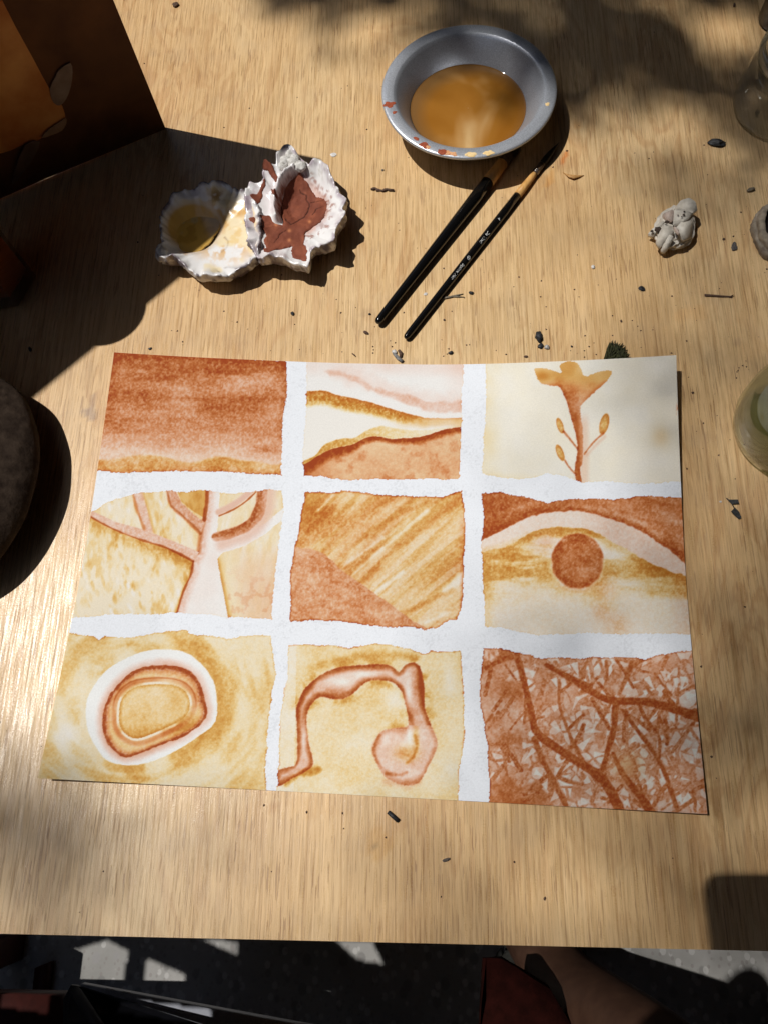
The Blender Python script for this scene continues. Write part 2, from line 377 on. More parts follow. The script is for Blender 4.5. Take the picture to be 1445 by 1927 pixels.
def p1(x, y, d, g, b):
    v = (y-(662+(x-213)*0.061))/(888-(662+(x-213)*0.061)+(x-213)*0.03)
    v = v+(fbm(x, y, 70, 2, 1)-0.5)*0.07; st = fbm(x/7, y, 10, 3, 2); wv = (fbm(x, y*0.3, 90, 2, 5)-0.5)*0.07
    R = np.interp(v, [0, 0.04, 0.11, 0.22, 0.4, 0.5, 0.62, 0.75, 0.84, 0.88, 1], [1.05, 1.02, 0.80, 0.62, 0.62, 0.58, 0.46, 0.30, 0.17, 0.13, 0.18])
    R = R*(0.80+0.40*st)*(0.90+0.2*b)*0.88
    for cx, cy, r in ((452, 722, 34), (345, 730, 24), (505, 706, 26), (230, 690, 18), (345, 766, 22), (520, 775, 22)):
        R *= 1-0.40*np.exp(-((x-cx)**2+((y-cy)*1.4)**2)/r**2)
    for cx, cy, rx, ry in ((440, 768, 90, 9), (470, 752, 100, 7), (420, 700, 60, 8), (260, 745, 50, 18), (225, 800, 22, 14), (300, 712, 60, 7)):
        R += 0.24*np.exp(-((x-cx)/rx)**2-((y-cy)/ry)**2)
    R += 0.30*sm(24, 0, x-(213-(y-662)*0.11))*sm(0.75, 0.5, v)+0.12*sm(12, 0, d)*sm(0.8, 0.6, v)
    Y = 0.40*sm(0.855, 0.885, v+wv)*(0.5+1.0*fbm(x, y, 26, 3, 6))+0.08
    R += 0.30*np.exp(-((x-505)/22)**2-((y-847)/6)**2)+0.14*sm(8, 0, d)*sm(0.9, 0.95, v)
    return R*(0.62+0.76*g), Y*(0.7+0.6*g)
def p2(x, y, d, g, b):
    R = 0.012+0*x; Y = 0.004+0*x
    R += 0.07*sm(716, 690, y)*(b+0.2)+0.05*sm(820, 870, x)*sm(770, 700, y)
    m, t, s = stroke(x, y, [(612,699),(650,706),(690,726),(725,740),(765,751),(810,765),(871,766)], (5, 22), 4, 3, 1); R += m*0.15*(0.5+b)*(0.6+0.7*g)
    m, t, s = stroke(x, y, [(640,706),(700,722),(760,740),(815,752),(871,758)], 24, 12, 5, 1); R += m*0.06
    top = below(x, y, [(575,737),(610,735),(640,744),(700,758),(760,777),(800,786),(840,787),(872,787)], 1.2, 1)
    k = sm(-1, 1, top); w = np.interp(x, [575, 640, 700, 760, 785], [26, 24, 22, 18, 10])
    Y += k*sm(w+8, w-10, top)*np.interp(x, [575, 700, 770, 785, 810], [0.85, 0.8, 0.75, 0.4, 0.10])*(0.5+g)
    R += k*sm(w*0.5, 0, top)*0.18*(0.4+b)
    pale = k*sm(725, 800, x)*sm(806+8*b, 798, y+0*x); Y += pale*0.24*(0.5+b); R += pale*0.05
    Y += k*0.025
    yc = below(x, y, [(570,868),(592,858),(610,838),(640,826),(668,824),(690,810),(715,802),(735,804),(790,810),(866,800)], 1, 2)
    hill = below(x, y, [(568,876),(585,868),(600,857),(625,845),(660,838),(700,821),(740,826),(790,822),(830,810),(850,806),(866,803)], 1.2, 3)
    Y += sm(-1.5, 1.5, yc)*sm(2, -2, hill)*np.interp(x, [570, 650, 690, 730, 800, 866], [0.75, 0.6, 0.4, 0.28, 0.15, 0.1])*(0.6+0.7*g)
    hb = sm(-1, 1, hill); edge = np.interp(x, [570, 620, 660, 760, 866], [26, 20, 14, 11, 14])
    R += hb*(sm(edge+10*b, edge*0.3, hill)*0.95+0.19*(0.5+b)+0.18*sm(0.55, 0.8, fbm(x, y, 22, 4, 8)))*(0.65+0.6*g)
    R += hb*0.25*sm(640, 580, x)
    Y += hb*0.20
    return R, Y
FLOW = [(1005,694),(1018,693),(1032,695),(1055,702),(1052,690),(1056,684),(1068,680),(1086,684),(1093,697),(1100,708),(1116,703),(1131,698),(1150,698),(1148,707),(1140,718),(1110,745),(1092,764),(1092,785),(1095,805),(1096,840),(1095,870),(1090,885),(1094,910),(1083,905),(1081,880),(1086,845),(1082,815),(1077,799),(1072,780),(1066,759),(1053,730),(1040,726),(1018,722),(1008,708)]
def p3(x, y, d, g, b):
    Y = 0.085+0.10*sm(40, 0, x-912)*(0.5+b)+0.05*(b-0.5)+0.10*sm(20, 0, 905-y)*sm(1080, 920, x)
    R = 0.006+0.008*sm(1120, 1240, x)+0*x
    k = np.exp(-((x-1243)/16)**2-((y-822)/18)**2); Y += 0.12*k; R += 0.03*k
    R += 0.5*sm(6, 0, 1276-x)*sm(0.55, 0.75, fbm(x, y, 20, 3, 9))*sm(740, 760, y)*sm(820, 800, y)
    f = sdf(x, y, smooth(FLOW, 3, True))+(g-0.5)*1.6; k = sm(-1.2, 1.2, f)
    top = sm(770, 700, y)
    fr = sm(712, 745, y+14*(b-0.5)); lef = sm(1100, 1062, x+(y-760)*0.0)
    Y = np.where(k > 0.5, 0.36*top*(0.55+0.9*b)+0.12, Y)
    R = R+k*(fr*(0.22+0.38*sm(9, 0, f)*lef+0.30*sm(1096, 1072, x-(y-760)*0.05))*(0.6+0.7*g)+0.05)
    R += k*0.25*sm(8, 1, f)*sm(1092, 1105, x)*sm(712, 722, y)
    Y += k*0.45*np.exp(-((x-1018)/14)**2-((y-708)/9)**2)
    stem = k*sm(765, 790, y); R += stem*0.22*sm(7, 0, np.abs(x-1083-(y-780)*0.05)); R += stem*0.12
    for cx, cy, a, l, w in ((1053, 801, -18, 15, 6), (1053, 852, -22, 16, 6.5), (1136, 798, 14, 20, 8.5)):
        t = math.radians(a); du = (x-cx)*math.cos(t)+(y-cy)*math.sin(t); dv = -(x-cx)*math.sin(t)+(y-cy)*math.cos(t)
        e = np.hypot(du/w, dv/l); k2 = sm(1.12, 0.9, e); Y += k2*(0.42+0.25*sm(0.4, 1.0, e))*(0.6+0.7*g); R += k2*0.12*sm(0.2, 0.9, e)
    for pts in ([(1060,812),(1072,827),(1086,844)], [(1062,866),(1070,879),(1083,893)], [(1134,816),(1120,828),(1108,842),(1099,854)]):
        m, t, s = stroke(x, y, pts, 3.4, 1.3, 0.8, 3); R += m*0.6*(0.6+0.6*g)
    m, t, s = stroke(x, y, [(1137,822),(1122,836),(1104,856)], 5, 3, 1, 3); R += m*0.10
    R += 0.10*sm(14, 2, np.abs(x-1098))*sm(770, 800, y)*(1-k)
    return R, Y
def p4(x, y, d, g, b):
    dab = fbm(x*1.4+y*0.25, y*0.5, 11, 3, 12)
    Y = 0.10+0.22*sm(0.42, 0.8, dab)*sm(0.2, 0.75, b)+0.16*sm(0.5, 0.85, fbm(x, y*0.45, 20, 4, 14))+0.04
    rd = random.Random(3)
    for i in range(230):
        cx, cy = rd.uniform(140, 372), rd.uniform(935, 1155); w = rd.uniform(2, 4.5); h_ = w*rd.uniform(1.6, 3); m_ = (np.abs(x-cx) < w*1.6) & (np.abs(y-cy) < h_*1.6)
        if m_.any(): Y[m_] += rd.uniform(-0.10, 0.20)*sm(1.3, 0.5, np.hypot((x[m_]-cx-(y[m_]-cy)*0.2)/w, (y[m_]-cy)/h_))
    Y = np.clip(Y, 0.03, 1); R = 0.02+0*x
    rr = x > 405
    rk = sm(1020, 1070, y+18*(b-0.5)); Y = np.where(rr, 0.16+0.20*(dab-0.35)*(1-0.6*rk)+rk*0.18*sm(430, 408, x-(y-1050)*0.18), Y)
    R = np.where(rr, R+rk*(0.08*sm(430, 475, x+10*(b-0.5))*(0.4+b)+0.10*sm(0.6, 0.8, fbm(x, y, 14, 3, 13))*sm(1060, 1110, y)), R)
    TR = [(391,918),(389,950),(385,978),(379,1003),(374,1039),(365,1056),(361,1079),(345,1115),(334,1154),(334,1175),(432,1175),(420,1110),(409,1052),(420,1040),(460,1028),(500,1005),(535,975),(534,955),(500,985),(460,1005),(408,1014),(410,990),(411,975),(413,950),(415,918)]
    f = sdf(x, y, TR)+(g-0.5)*1.2; k = sm(-1, 1, f); 
    # ochre glow outside trunk and under the left limb
    lo = below(x, y, [(165,968),(211,994),(266,1016),(315,1031),(340,1042),(364,1056)], 1.2, 5)
    Y += (x < 366)*sm(-1, 1, lo)*sm(34, 2, lo+8*(b-0.5))*np.interp(x, [170, 260, 320, 362], [0.25, 0.3, 0.6, 0.65])*(0.5+0.9*g)
    m, t, s = stroke(x, y, [(366,1060),(362,1080),(346,1116),(333,1154)], 9, 4, 1, 4); Y += (1-k)*m*0.5
    m, t, s = stroke(x, y, [(408,1055),(418,1105),(430,1160)], 10, 5, 1, 4); Y += (1-k)*m*0.32
    TRI = [(334,925),(391,922),(385,975),(364,962),(342,944)]; kk = sm(-1, 1, sdf(x, y, TRI)); Y += kk*0.45*(0.5+0.8*b)
    Y = np.where(k > 0.5, 0.0, Y); R = np.where(k > 0.5, 0.015, R)
    R += k*sm(20, 2, segdist(x, y, TR[:9])[0])*0.17*(0.5+g)
    R += k*0.05*(b)*sm(425, 400, x)
    m, t, s = stroke(x, y, TR[4:9], 3.2, 1.2, 0.8, 5); R += m*0.62
    m, t, s = stroke(x, y, TR[0:3], 6, 2, 1, 5); R += m*0.75
    m, t, s = stroke(x, y, TR[2:5], 7, 3, 1, 5); R += m*0.40
    # limbs
    L1 = [(168,960),(175,962),(220,983),(266,995),(287,1003),(333,1021),(376,1039),(366,1056),(315,1030),(266,1015),(211,993),(165,969)]
    L2 = [(249,922),(269,922),(277,955),(290,1003),(270,996),(258,957)]
    L3 = [(314,918),(330,920),(342,946),(364,966),(387,984),(378,1004),(345,972),(321,952)]
    for L, rr_, sd in ((L1, 0.22, 1), (L2, 0.20, 2), (L3, 0.34, 3)):
        f = sdf(x, y, L)+(g-0.5); q = sm(-1, 1, f); Y = Y*(1-q)+q*0.02; R = R*(1-q)+q*rr_*(0.55+0.8*g)
    m, t, s = stroke(x, y, [(165,969),(211,994),(266,1016),(315,1031),(364,1056)], (2.5, 4.0), 1.3, 0.9, 6); R += m*0.70
    m, t, s = stroke(x, y, [(250,924),(258,957),(272,995)], 4, 2, 1, 6); R += m*0.25; Y += m*0.2
    m, t, s = stroke(x, y, [(268,924),(278,955),(290,1000)], 5, 3, 1, 6); Y += m*0.25
    m, t, s = stroke(x, y, [(315,920),(322,951),(345,972),(378,1004)], 4.5, 2, 1, 6); R += m*0.45
    m, t, s = stroke(x, y, [(408,1011),(443,1002),(470,987),(488,963),(496,916)], (17, 20), 2.0, 1.2, 7); m2 = m*sm(-11, 7, -s*(1)) if False else m; R += m*(0.30+0.62*sm(9, -7, s))*(0.55+0.7*g)*(0.8+0.4*b); Y *= 1-m
    m, t, s = stroke(x, y, [(418,1024),(455,1013),(486,994),(504,962),(510,922)], 20, 10, 2, 7); R += m*0.16; Y *= 1-0.8*m
    m, t, s = stroke(x, y, [(412,964),(440,950),(462,934),(477,920)], 11, 3, 1, 8); R += m*0.20; Y *= 1-m
    m, t, s = stroke(x, y, [(413,971),(440,959),(464,943),(482,926)], 2.6, 1.1, 0.7, 8); R += m*0.7
    return R, Y
def p5(x, y, d, g, b):
    a = math.radians(-38); u = x*math.cos(a)+y*math.sin(a)*1.0; v = -x*math.sin(a)+y*math.cos(a)
    v = v-0.0006*(u-100)**2*0.3
    st = fbm(u/10, v, 10, 4, 15); st2 = fbm(u/7, v, 26, 3, 16)
    Y = 0.24+0.32*sm(0.25, 0.8, st)*0.8+0.20*(st2-0.4); Y += 0.35*np.exp(-((x-588)/40)**2-((y-955)/40)**2)*(0.5+b)
    R = 0.06+0.10*sm(0.5, 0.85, st2)
    for pts, w in (([(662,1084),(700,1050),(743,1013),(775,985),(806,960)], 7), ([(650,1062),(690,1035),(720,1012)], 6), ([(600,960),(628,930)], 6), ([(840,1110),(866,1085)], 14), ([(800,1172),(845,1152)], 7), ([(700,1120),(760,1075)], 5)):
        m, t, s = stroke(x, y, pts, w, 4, 2, 9); Y *= 1-0.62*m; R *= 1-0.6*m
    for pts, w in (([(690,1010),(740,975),(800,945)], 7), ([(755,1155),(800,1135),(850,1110)], 8), ([(580,1000),(630,955)], 12)):
        m, t, s = stroke(x, y, pts, w, 5, 2, 10); Y += 0.22*m; R += 0.05*m
    h = below(x, y, [(540,1028),(565,1031),(590,1034),(620,1050),(640,1070),(670,1092),(700,1113),(730,1135),(755,1152),(775,1168),(800,1182),(880,1240)], 1.5, 6)
    k = sm(-1.5, 1.5, h)
    Y = Y*(1-k)+k*0.16; R = R*(1-k)+k*(0.34*(0.55+0.8*fbm(x, y, 34, 4, 17))+0.10*sm(0.5, 0.8, fbm(x, y, 16, 3, 18)))
    e = sm(5, 0.5, d); R += 0.20*e; Y += 0.12*e
    R += 0.18*sm(0, 6, x-862)*sm(970, 990, y)*0.5
    return R*(0.6+0.8*g), Y*(0.78+0.44*g)
def p6(x, y, d, g, b):
    lid = below(x, y, [(900,1022),(925,1008),(960,990),(1000,972),(1040,964),(1075,962),(1110,966),(1150,977),(1200,997),(1240,1023),(1270,1045),(1330,1095)], 1.8, 7)
    och = below(x, y, [(900,1040),(950,1028),(990,1008),(1020,996),(1060,992),(1100,996),(1125,1004),(1145,1016),(1180,1035),(1230,1063),(1290,1084),(1330,1092)], 2, 8)
    up = sm(1.5, -2.5, lid); st = fbm(x/5, y-0.25*x*np.sign(x-1075), 11, 3, 19)
    R = up*(0.62+0.35*sm(26, 0, -lid)*0.7+0.3*(st-0.5)+0.18*sm(975, 930, x))
    m, t, s = stroke(x, y, [(1060,954),(1090,950),(1150,965),(1200,983),(1240,1008)], (6, 14), 5, 2, 11); R -= up*m*0.30
    m, t, s = stroke(x, y, [(1150,948),(1220,965),(1280,985)], 12, 8, 2, 11); R -= up*m*0.22
    Y = up*0.10
    wb = (1-up)*sm(2, -2, och); R += wb*(0.07+0.06*sm(1080, 1150, x)); Y += wb*0.05+wb*0.16*sm(12, 2, -och)*sm(1010, 960, x)
    be = sm(-2, 2, och)
    yy = 0.44*sm(0.2, 0.75, fbm(x/4, y, 20, 4, 20))*sm(1140, 1080, y+60*(b-0.5))*(0.6+0.8*b)+0.07
    yy += 0.30*sm(24, 4, och)*sm(950, 1000, x)+0.18*sm(1010, 950, x)*sm(1110, 1080, y)+0.20*sm(1180, 1230, x)*sm(1135, 1110, y)
    yy *= 1-0.5*np.exp(-((x-1160)/40)**2-((y-1050)/24)**2)
    yy += 0.14*sm(26, 0, x-911)+0.06*b
    Y += be*yy; R += be*(0.035+0.10*np.exp(-((x-1025)/22)**2-((y-1020)/20)**2)+0.06*sm(1250, 1290, x))
    for cx, cy, r in ((1160, 1175, 22), (1130, 1152, 16), (1135, 1106, 22)):
        k = np.exp(-((x-cx)**2+(y-cy)**2)/r**2); R += be*k*0.09; Y += be*k*0.10
    e = np.hypot((x-1086)/48.5, (y-1056)/52)+(fbm(x, y, 20, 3, 21)-0.5)*0.06
    k = sm(1.05, 0.94, e); halo = sm(1.16, 1.04, e)*(1-k); Y *= 1-0.35*halo
    ir = 0.52*(0.45+1.1*fbm(x, y, 24, 4, 22))+0.30*sm(0.55, 0.92, e)-0.22*np.exp(-((x-1085)/14)**2-((y-1073)/11)**2)
    m, t, s = stroke(x, y, [(1058,1018),(1085,1011),(1110,1018),(1124,1030)], 8, 4, 1, 12); ir -= 0.22*m
    R = R*(1-k)+k*ir; Y = Y*(1-k)+k*0.12
    R += 0.08*sm(1.3, 1.0, e)*(1-k)*sm(1090, 1110, y)
    return R*(0.66+0.68*g), Y*(0.7+0.6*g)
O7 = [(162,1336),(169,1305),(199,1263),(244,1236),(285,1223),(337,1224),(368,1239),(396,1270),(408,1305),(406,1357),(375,1385),(320,1419),(258,1440),(206,1433),(181,1405),(166,1374)]
R7 = [(195,1364),(199,1329),(216,1298),(244,1270),(275,1256),(320,1253),(354,1262),(375,1284),(384,1315),(389,1343),(375,1365),(344,1385),(299,1402),(271,1414),(237,1424),(213,1409),(199,1388)]
I7 = [(225,1340),(230,1315),(251,1295),(285,1288),(327,1289),(351,1303),(358,1329),(344,1353),(292,1379),(258,1390),(237,1381),(226,1364)]
def p7(x, y, d, g, b):
    e = np.hypot((x-288)/1.12, y-1332); ca, sa = (x-288)/np.maximum(e, 1), (y-1332)/np.maximum(e, 1); sw = 0.5*fbm(e+40*ca, e*0.4+60*sa, 22, 3, 23)+0.5*fbm(e-50*sa, 50*ca+e*0.2, 30, 3, 24)
    Y = 0.17+0.26*sm(0.4, 0.8, sw)*sm(40, 90, x)+0.06*b; R = 0.015+0*x
    o = sdf(x, y, smooth(O7, 3, True))+(g-0.5)*1.5
    Y += 0.40*sm(-46, -2, o)*sm(0.3, 0.75, fbm(x, y, 60, 3, 24)+0.18*sm(300, 400, x)+0.1*sm(1240, 1200, y))
    Y += 0.12*sm(1190, 1215, 1410-0*y)*0
    Y *= 1-0.75*np.exp(-((x-125)/22)**2-((y-1385)/26)**2)
    k = sm(-1, 1, o); Y *= 1-k; R *= 1-k
    dr, t, s = segdist(x, y, smooth(R7, 3, True), True); rin = inside(x, y, smooth(R7, 3, True))
    dr = dr+(fbm(x, y, 8, 3, 25)-0.5)*2.4; dr_in = np.where(rin, dr, -dr)
    w = np.interp(t, [0, 0.1, 0.18, 0.25, 0.45, 0.55, 0.75, 0.9, 1], [9, 9, 8, 10, 16, 8, 5, 8, 9])
    w = w*(0.8+0.5*fbm(x, y, 34, 2, 28)); R += sm(-2.5, 0.5, dr_in)*(0.85*sm(w*0.75, w*0.15, dr_in)+0.30*sm(w*1.5, w*0.4, dr_in))*(0.6+0.7*g)
    R += 0.20*sm(18, 0, -dr_in)*(~rin)*(0.2+1.3*b)+0.05*sm(20, 0, dr)
    ki = rin & (dr_in > w*0.6); Y += ki*(0.24+0.14*b); R += ki*0.04
    di, t, s = segdist(x, y, smooth(I7, 3, True), True); iin = inside(x, y, smooth(I7, 3, True)); dii = np.where(iin, di, -di)
    R += sm(8, 1, np.abs(dii+9))*0.26*(0.1+1.7*b)+sm(2.2, 0.6, np.abs(dii+12+2*(b-0.5)))*0.28*sm(1340, 1310, y)
    Y += 0.42*ki*(~iin)*np.exp(-((x-352)/34)**2-((y-1366)/20)**2)
    wl = sm(3.0, 1.2, np.abs(dii+2.4))*sm(0.3, 0.6, fbm(x, y, 24, 2, 29)); Y *= 1-0.6*wl; R *= 1-0.7*wl
    Y = np.where(iin, 0.30+0.22*(fbm(x, y, 30, 4, 26)-0.4)+0.28*sm(8, 0, di)+0.22*sm(1355, 1380, y), Y); R = np.where(iin, 0.03, R)
    e = sm(4, 0.5, d); Y += 0.25*e*(fbm(x, y, 20, 2, 27)); 
    return R, Y*(0.78+0.44*g)
O8 = [(520,1452),(540,1445),(558,1436),(560,1390),(558,1342),(561,1323),(575,1295),(605,1270),(638,1256),(677,1252),(721,1250),(738,1255),(750,1265),(758,1256),(766,1250),(780,1247),(791,1259),(798,1295),(798,1326),(807,1356),(821,1389),(821,1409),(807,1439),(788,1472),(760,1478),(730,1466),(715,1448),(706,1428),(701,1409),(716,1378),(745,1370),(766,1367),(768,1350),(763,1328),(755,1301),(738,1284),(710,1280),(688,1284),(666,1304),(647,1315),(625,1315),(602,1312),(583,1331),(577,1356),(582,1400),(590,1436),(575,1452),(550,1465),(522,1480)]
def p8(x, y, d, g, b):
    Y = 0.19+0.20*(fbm(x, y, 50, 4, 28)-0.4)+0.05; R = 0.015+0*x
    f = sdf(x, y, smooth(O8, 3, True))+(g-0.5)*1.0; k = sm(-1.5, 1.5, f)
    Y += 0.36*sm(-20, -2, f)*sm(0.35, 0.7, fbm(x, y, 34, 3, 29))*(y < 1380)
    m, t, s = stroke(x, y, [(590,1260),(650,1238),(720,1232),(780,1236)], 12, 8, 3, 13); Y += 0.30*m*(1-k)
    Y *= 1-0.55*np.exp(-((x-845)/12)**2-((y-1275)/36)**2); Y *= 1-0.5*np.exp(-((x-740)/18)**2-((y-1320)/18)**2)
    Y = np.where(x < 557-(y-1300)*0.02, Y*0.55, Y)
    ew = 7+13*fbm(x, y, 40, 2, 35); arch = 0.22*(0.5+0.9*fbm(x, y, 20, 3, 30))+0.80*sm(1, 0.05, f/ew)*(0.55+0.9*fbm(x, y, 50, 2, 39))*np.where((y > 1365) & (x > 690), 0.4, 1.0)
    arch += 0.35*np.exp(-((x-785)/11)**2-((y-1290)/34)**2)+0.25*np.exp(-((x-640)/24)**2-((y-1306)/9)**2)
    for cx, cy, rx, ry, amt in ((690, 1269, 46, 10, 0.93), (645, 1283, 28, 10, 0.93), (573, 1385, 6, 34, 0.8), (768, 1302, 9, 24, 0.9), (770, 1385, 6, 24, 0.95)):
        arch *= 1-amt*np.exp(-((x-cx)/rx)**2-((y-cy)/ry)**2)
    loop = (y > 1366) & (x > 690); ly = 0.40*np.exp(-((x-765)/22)**2-((y-1418)/14)**2)+0.30*np.exp(-((x-782)/6)**2-((y-1385)/26)**2)
    arch = arch*np.where((y > 1372) & (x > 695), 0.72, 1.0); R = R*(1-k)+k*arch; Y = Y*(1-k)+k*(0.04+loop*ly)
    m, t, s = stroke(x, y, [(714,1384),(703,1408),(712,1436),(735,1458)], 5, 3, 2, 14); R += m*0.25
    m, t, s = stroke(x, y, [(728,1456),(750,1458),(765,1454)], 5, 3, 2, 14); R += m*0.35
    m, t, s = stroke(x, y, [(780,1385),(785,1402),(777,1425),(765,1436)], 5, 3, 1, 14); Y += 0.4*m
    m, t, s = stroke(x, y, [(725,1470),(760,1476),(785,1470)], 12, 8, 3, 14); R += m*0.15
    m, t, s = stroke(x, y, [(538,1476),(565,1456),(598,1449)], (7, 14), 5, 2, 15); Y += 0.55*m
    e = sm(3, 0.5, d); Y += 0.3*e*fbm(x, y, 20, 2, 31); R += 0.15*e*sm(0.5, 0.7, fbm(x, y, 24, 2, 32))
    return R*(0.72+0.56*g), Y*(0.76+0.48*g)
def p9(x, y, d, g, b):
    R = 0.36+0.56*(fbm(x, y, 34, 5, 33)-0.42); Y = 0.05+0*x
    R += 0.10*sm(1040, 950, x)*fbm(x*2.2, y*0.6, 26, 3, 34)+0.25*sm(1440, 1510, y)*sm(1060, 960, x)+0.12*sm(1290, 1250, y)
    rn = random.Random(5); S_ = [(rn.uniform(900, 1340), rn.uniform(1225, 1535)) for i in range(300)]; V_ = np.array([rn.random() for _ in S_])
    xw = x+(fbm(x, y, 30, 2, 36)-0.5)*10; yw = y+(fbm(x, y, 30, 2, 37)-0.5)*10
    d1 = np.full(x.shape, 1e9); d2 = d1.copy(); k1 = np.zeros(x.shape, int)
    for i, (cx, cy) in enumerate(S_):
        q = np.hypot(xw-cx, (yw-cy)*0.9); n1_ = q < d1; d2 = np.where(n1_, d1, np.minimum(d2, q)); k1 = np.where(n1_, i, k1); d1 = np.where(n1_, q, d1)
    ev = d2-d1; reg = sm(0.30, 0.50, fbm(x, y, 60, 3, 38)+0.22*sm(980, 1100, x)-0.20*sm(1000, 940, x)+0.05)
    cellR = np.where(V_[k1] > 0.42, 0.01+0.12*V_[k1], 0.18+0.5*V_[k1])+0.18*(b-0.45)+0.12*(fbm(x, y, 9, 3, 39)-0.5)
    net = sm(5.5, 2.0, ev); Rc = np.clip(cellR, 0.01, 1)*(1-net)+net*(0.42+0.2*(g-0.5)); R = R*(1-reg*0.92)+Rc*reg*0.92
    lines = np.zeros_like(x)
    for i in range(130):
        cx, cy = rn.uniform(915, 1330), rn.uniform(1235, 1525); a = rn.choice([0.3, -0.5, 1.1, 1.5, 2.2])+rn.uniform(-0.3, 0.3); l = rn.uniform(12, 36)
        m_ = (np.abs(x-cx) < l+4) & (np.abs(y-cy) < l+4)
        if not m_.any(): continue
        dx, dy = math.cos(a)*l, math.sin(a)*l; dd, t, s = segdist(x[m_], y[m_], [(cx-dx, cy-dy), (cx+rn.uniform(-4, 4), cy+rn.uniform(-4, 4)), (cx+dx, cy+dy)])
        w = rn.uniform(2.0, 5.0); lines[m_] = np.maximum(lines[m_], sm(w+1.5, w-1.5, dd)*rn.uniform(0.4, 0.75))
    for i in range(120):
        cx, cy = rn.uniform(985, 1325), rn.uniform(1240, 1520); a = rn.choice([0.3, -0.5, 1.1, 1.5, 2.2])+rn.uniform(-0.4, 0.4); l = rn.uniform(7, 19); w = rn.uniform(3, 8)
        m_ = (np.abs(x-cx) < l+3) & (np.abs(y-cy) < l+3)
        if not m_.any(): continue
        ca, sa = math.cos(a), math.sin(a); T = [(cx+ca*l, cy+sa*l), (cx-ca*l-sa*w, cy-sa*l+ca*w), (cx-ca*l+sa*w, cy-sa*l-ca*w)]
        q = sm(-0.8, 0.8, sdf(x[m_], y[m_], T)); R[m_] = R[m_]*(1-q*rn.uniform(0.6, 0.92))
    R = np.maximum(R, lines*(0.8+0.4*g))
    for pts, w, c in (
        ([(972,1232),(984,1278),(1000,1346),(1010,1379),(1052,1411),(1091,1437),(1134,1467),(1166,1525)], (9, 17), 0.95),
        ([(1028,1252),(1075,1278),(1121,1307),(1157,1320),(1205,1320),(1254,1330),(1320,1352)], (8, 15), 0.95),
        ([(1158,1325),(1154,1372),(1143,1411),(1133,1449)], (11, 8), 0.9), ([(1153,1418),(1173,1460),(1199,1493),(1226,1530)], (7, 15), 0.95),
        ([(1170,1336),(1199,1375),(1228,1414),(1251,1457),(1272,1520)], (6, 8), 0.8), ([(1052,1285),(1052,1327),(1072,1385),(1097,1435)], (4, 6), 0.7),
        ([(1005,1390),(1020,1431),(1043,1473),(1064,1515)], (9, 8), 0.78), ([(1140,1245),(1141,1268),(1137,1288)], 5, 0.7), ([(1190,1245),(1178,1275),(1166,1302)], (9, 5), 0.7),
        ([(915,1257),(940,1243),(962,1236)], 8, 0.85), ([(1232,1268),(1248,1290),(1262,1308)], 4, 0.75), ([(926,1345),(912,1362)], 5, 0.7),
        ([(1225,1385),(1290,1370),(1335,1360)], 4, 0.45), ([(1262,1435),(1300,1440),(1340,1445)], 5, 0.45), ([(1290,1380),(1270,1430),(1262,1480)], 4, 0.45)):
        w = tuple(q*1.15 for q in w) if not np.isscalar(w) else w*1.15; m, t, s = stroke(x, y, pts, w, 1.6, 1.0, 16); R = R*(1-m)+m*c*(0.92+0.16*g)
    k = np.exp(-((x-1180)/30)**2-((y-1440)/30)**2); Y += 0.22*k; R *= 1-0.4*k
    e = sm(4, 0.5, d); R += 0.28*e
    return R*(0.72+0.56*g), Y
PANELS = [(P1, p1, 'rust red wash fading to a pale ochre strip'), (P2, p2, 'pale layered hills with ochre and red brown ridges'), (P3, p3, 'ochre flower with buds on a cream ground'),
          (P4, p4, 'pale pink branching tree on a cream ground'), (P5, p5, 'streaked ochre slope above a pink hill'), (P6, p6, 'round rust disc under a red brown arched lid'),
          (P7, p7, 'nested rings of white, rust and ochre'), (P8, p8, 'pink arched root shape with a loop'), (P9, p9, 'rust red web of dark branches')]
for i, (poly, fn, lab) in enumerate(PANELS):
    P = np.array(poly); m = (AX > P[:, 0].min()-6) & (AX < P[:, 0].max()+6) & (AY > P[:, 1].min()-6) & (AY < P[:, 1].max()+6)
    ii = np.nonzero(m)[0]; x, y = AX[ii], AY[ii]
    d = sdf(x, y, poly)+(fbm(x, y, 4.5, 2, 90+i)-0.5)*2.6+(fbm(x, y, 22, 2, 130+i)-0.5)*2.4
    s_ = d > 0; ii, x, y, d = ii[s_], x[s_], y[s_], d[s_]; g = np.clip(gran[ii], 0.05, 1.1); b = np.clip(blotch[ii], 0, 1)
    R, Y = fn(x, y, d, g, b)
    R = np.clip(R, 0, 1.12); Y = np.clip(Y, 0, 1.2); Y = Y*(0.55+0.45*np.clip(Y/0.55, 0, 1))
    ed = sm(2.6, 0.2, d)*0.35; R = R*(1+ed)+0.02*ed; Y = Y*(1+ed)+0.10*ed
    kr = np.clip(R/0.75, 0, 1)[:, None]; ky = np.clip(Y/0.75, 0, 1)[:, None]
    pcol[ii] = BASEW*np.exp(-R[:, None]*(AR_LO*(1-kr)+AR_HI*kr)-Y[:, None]*(AY_LO*(1-ky)+AY_HI*ky)); pid[ii] = i
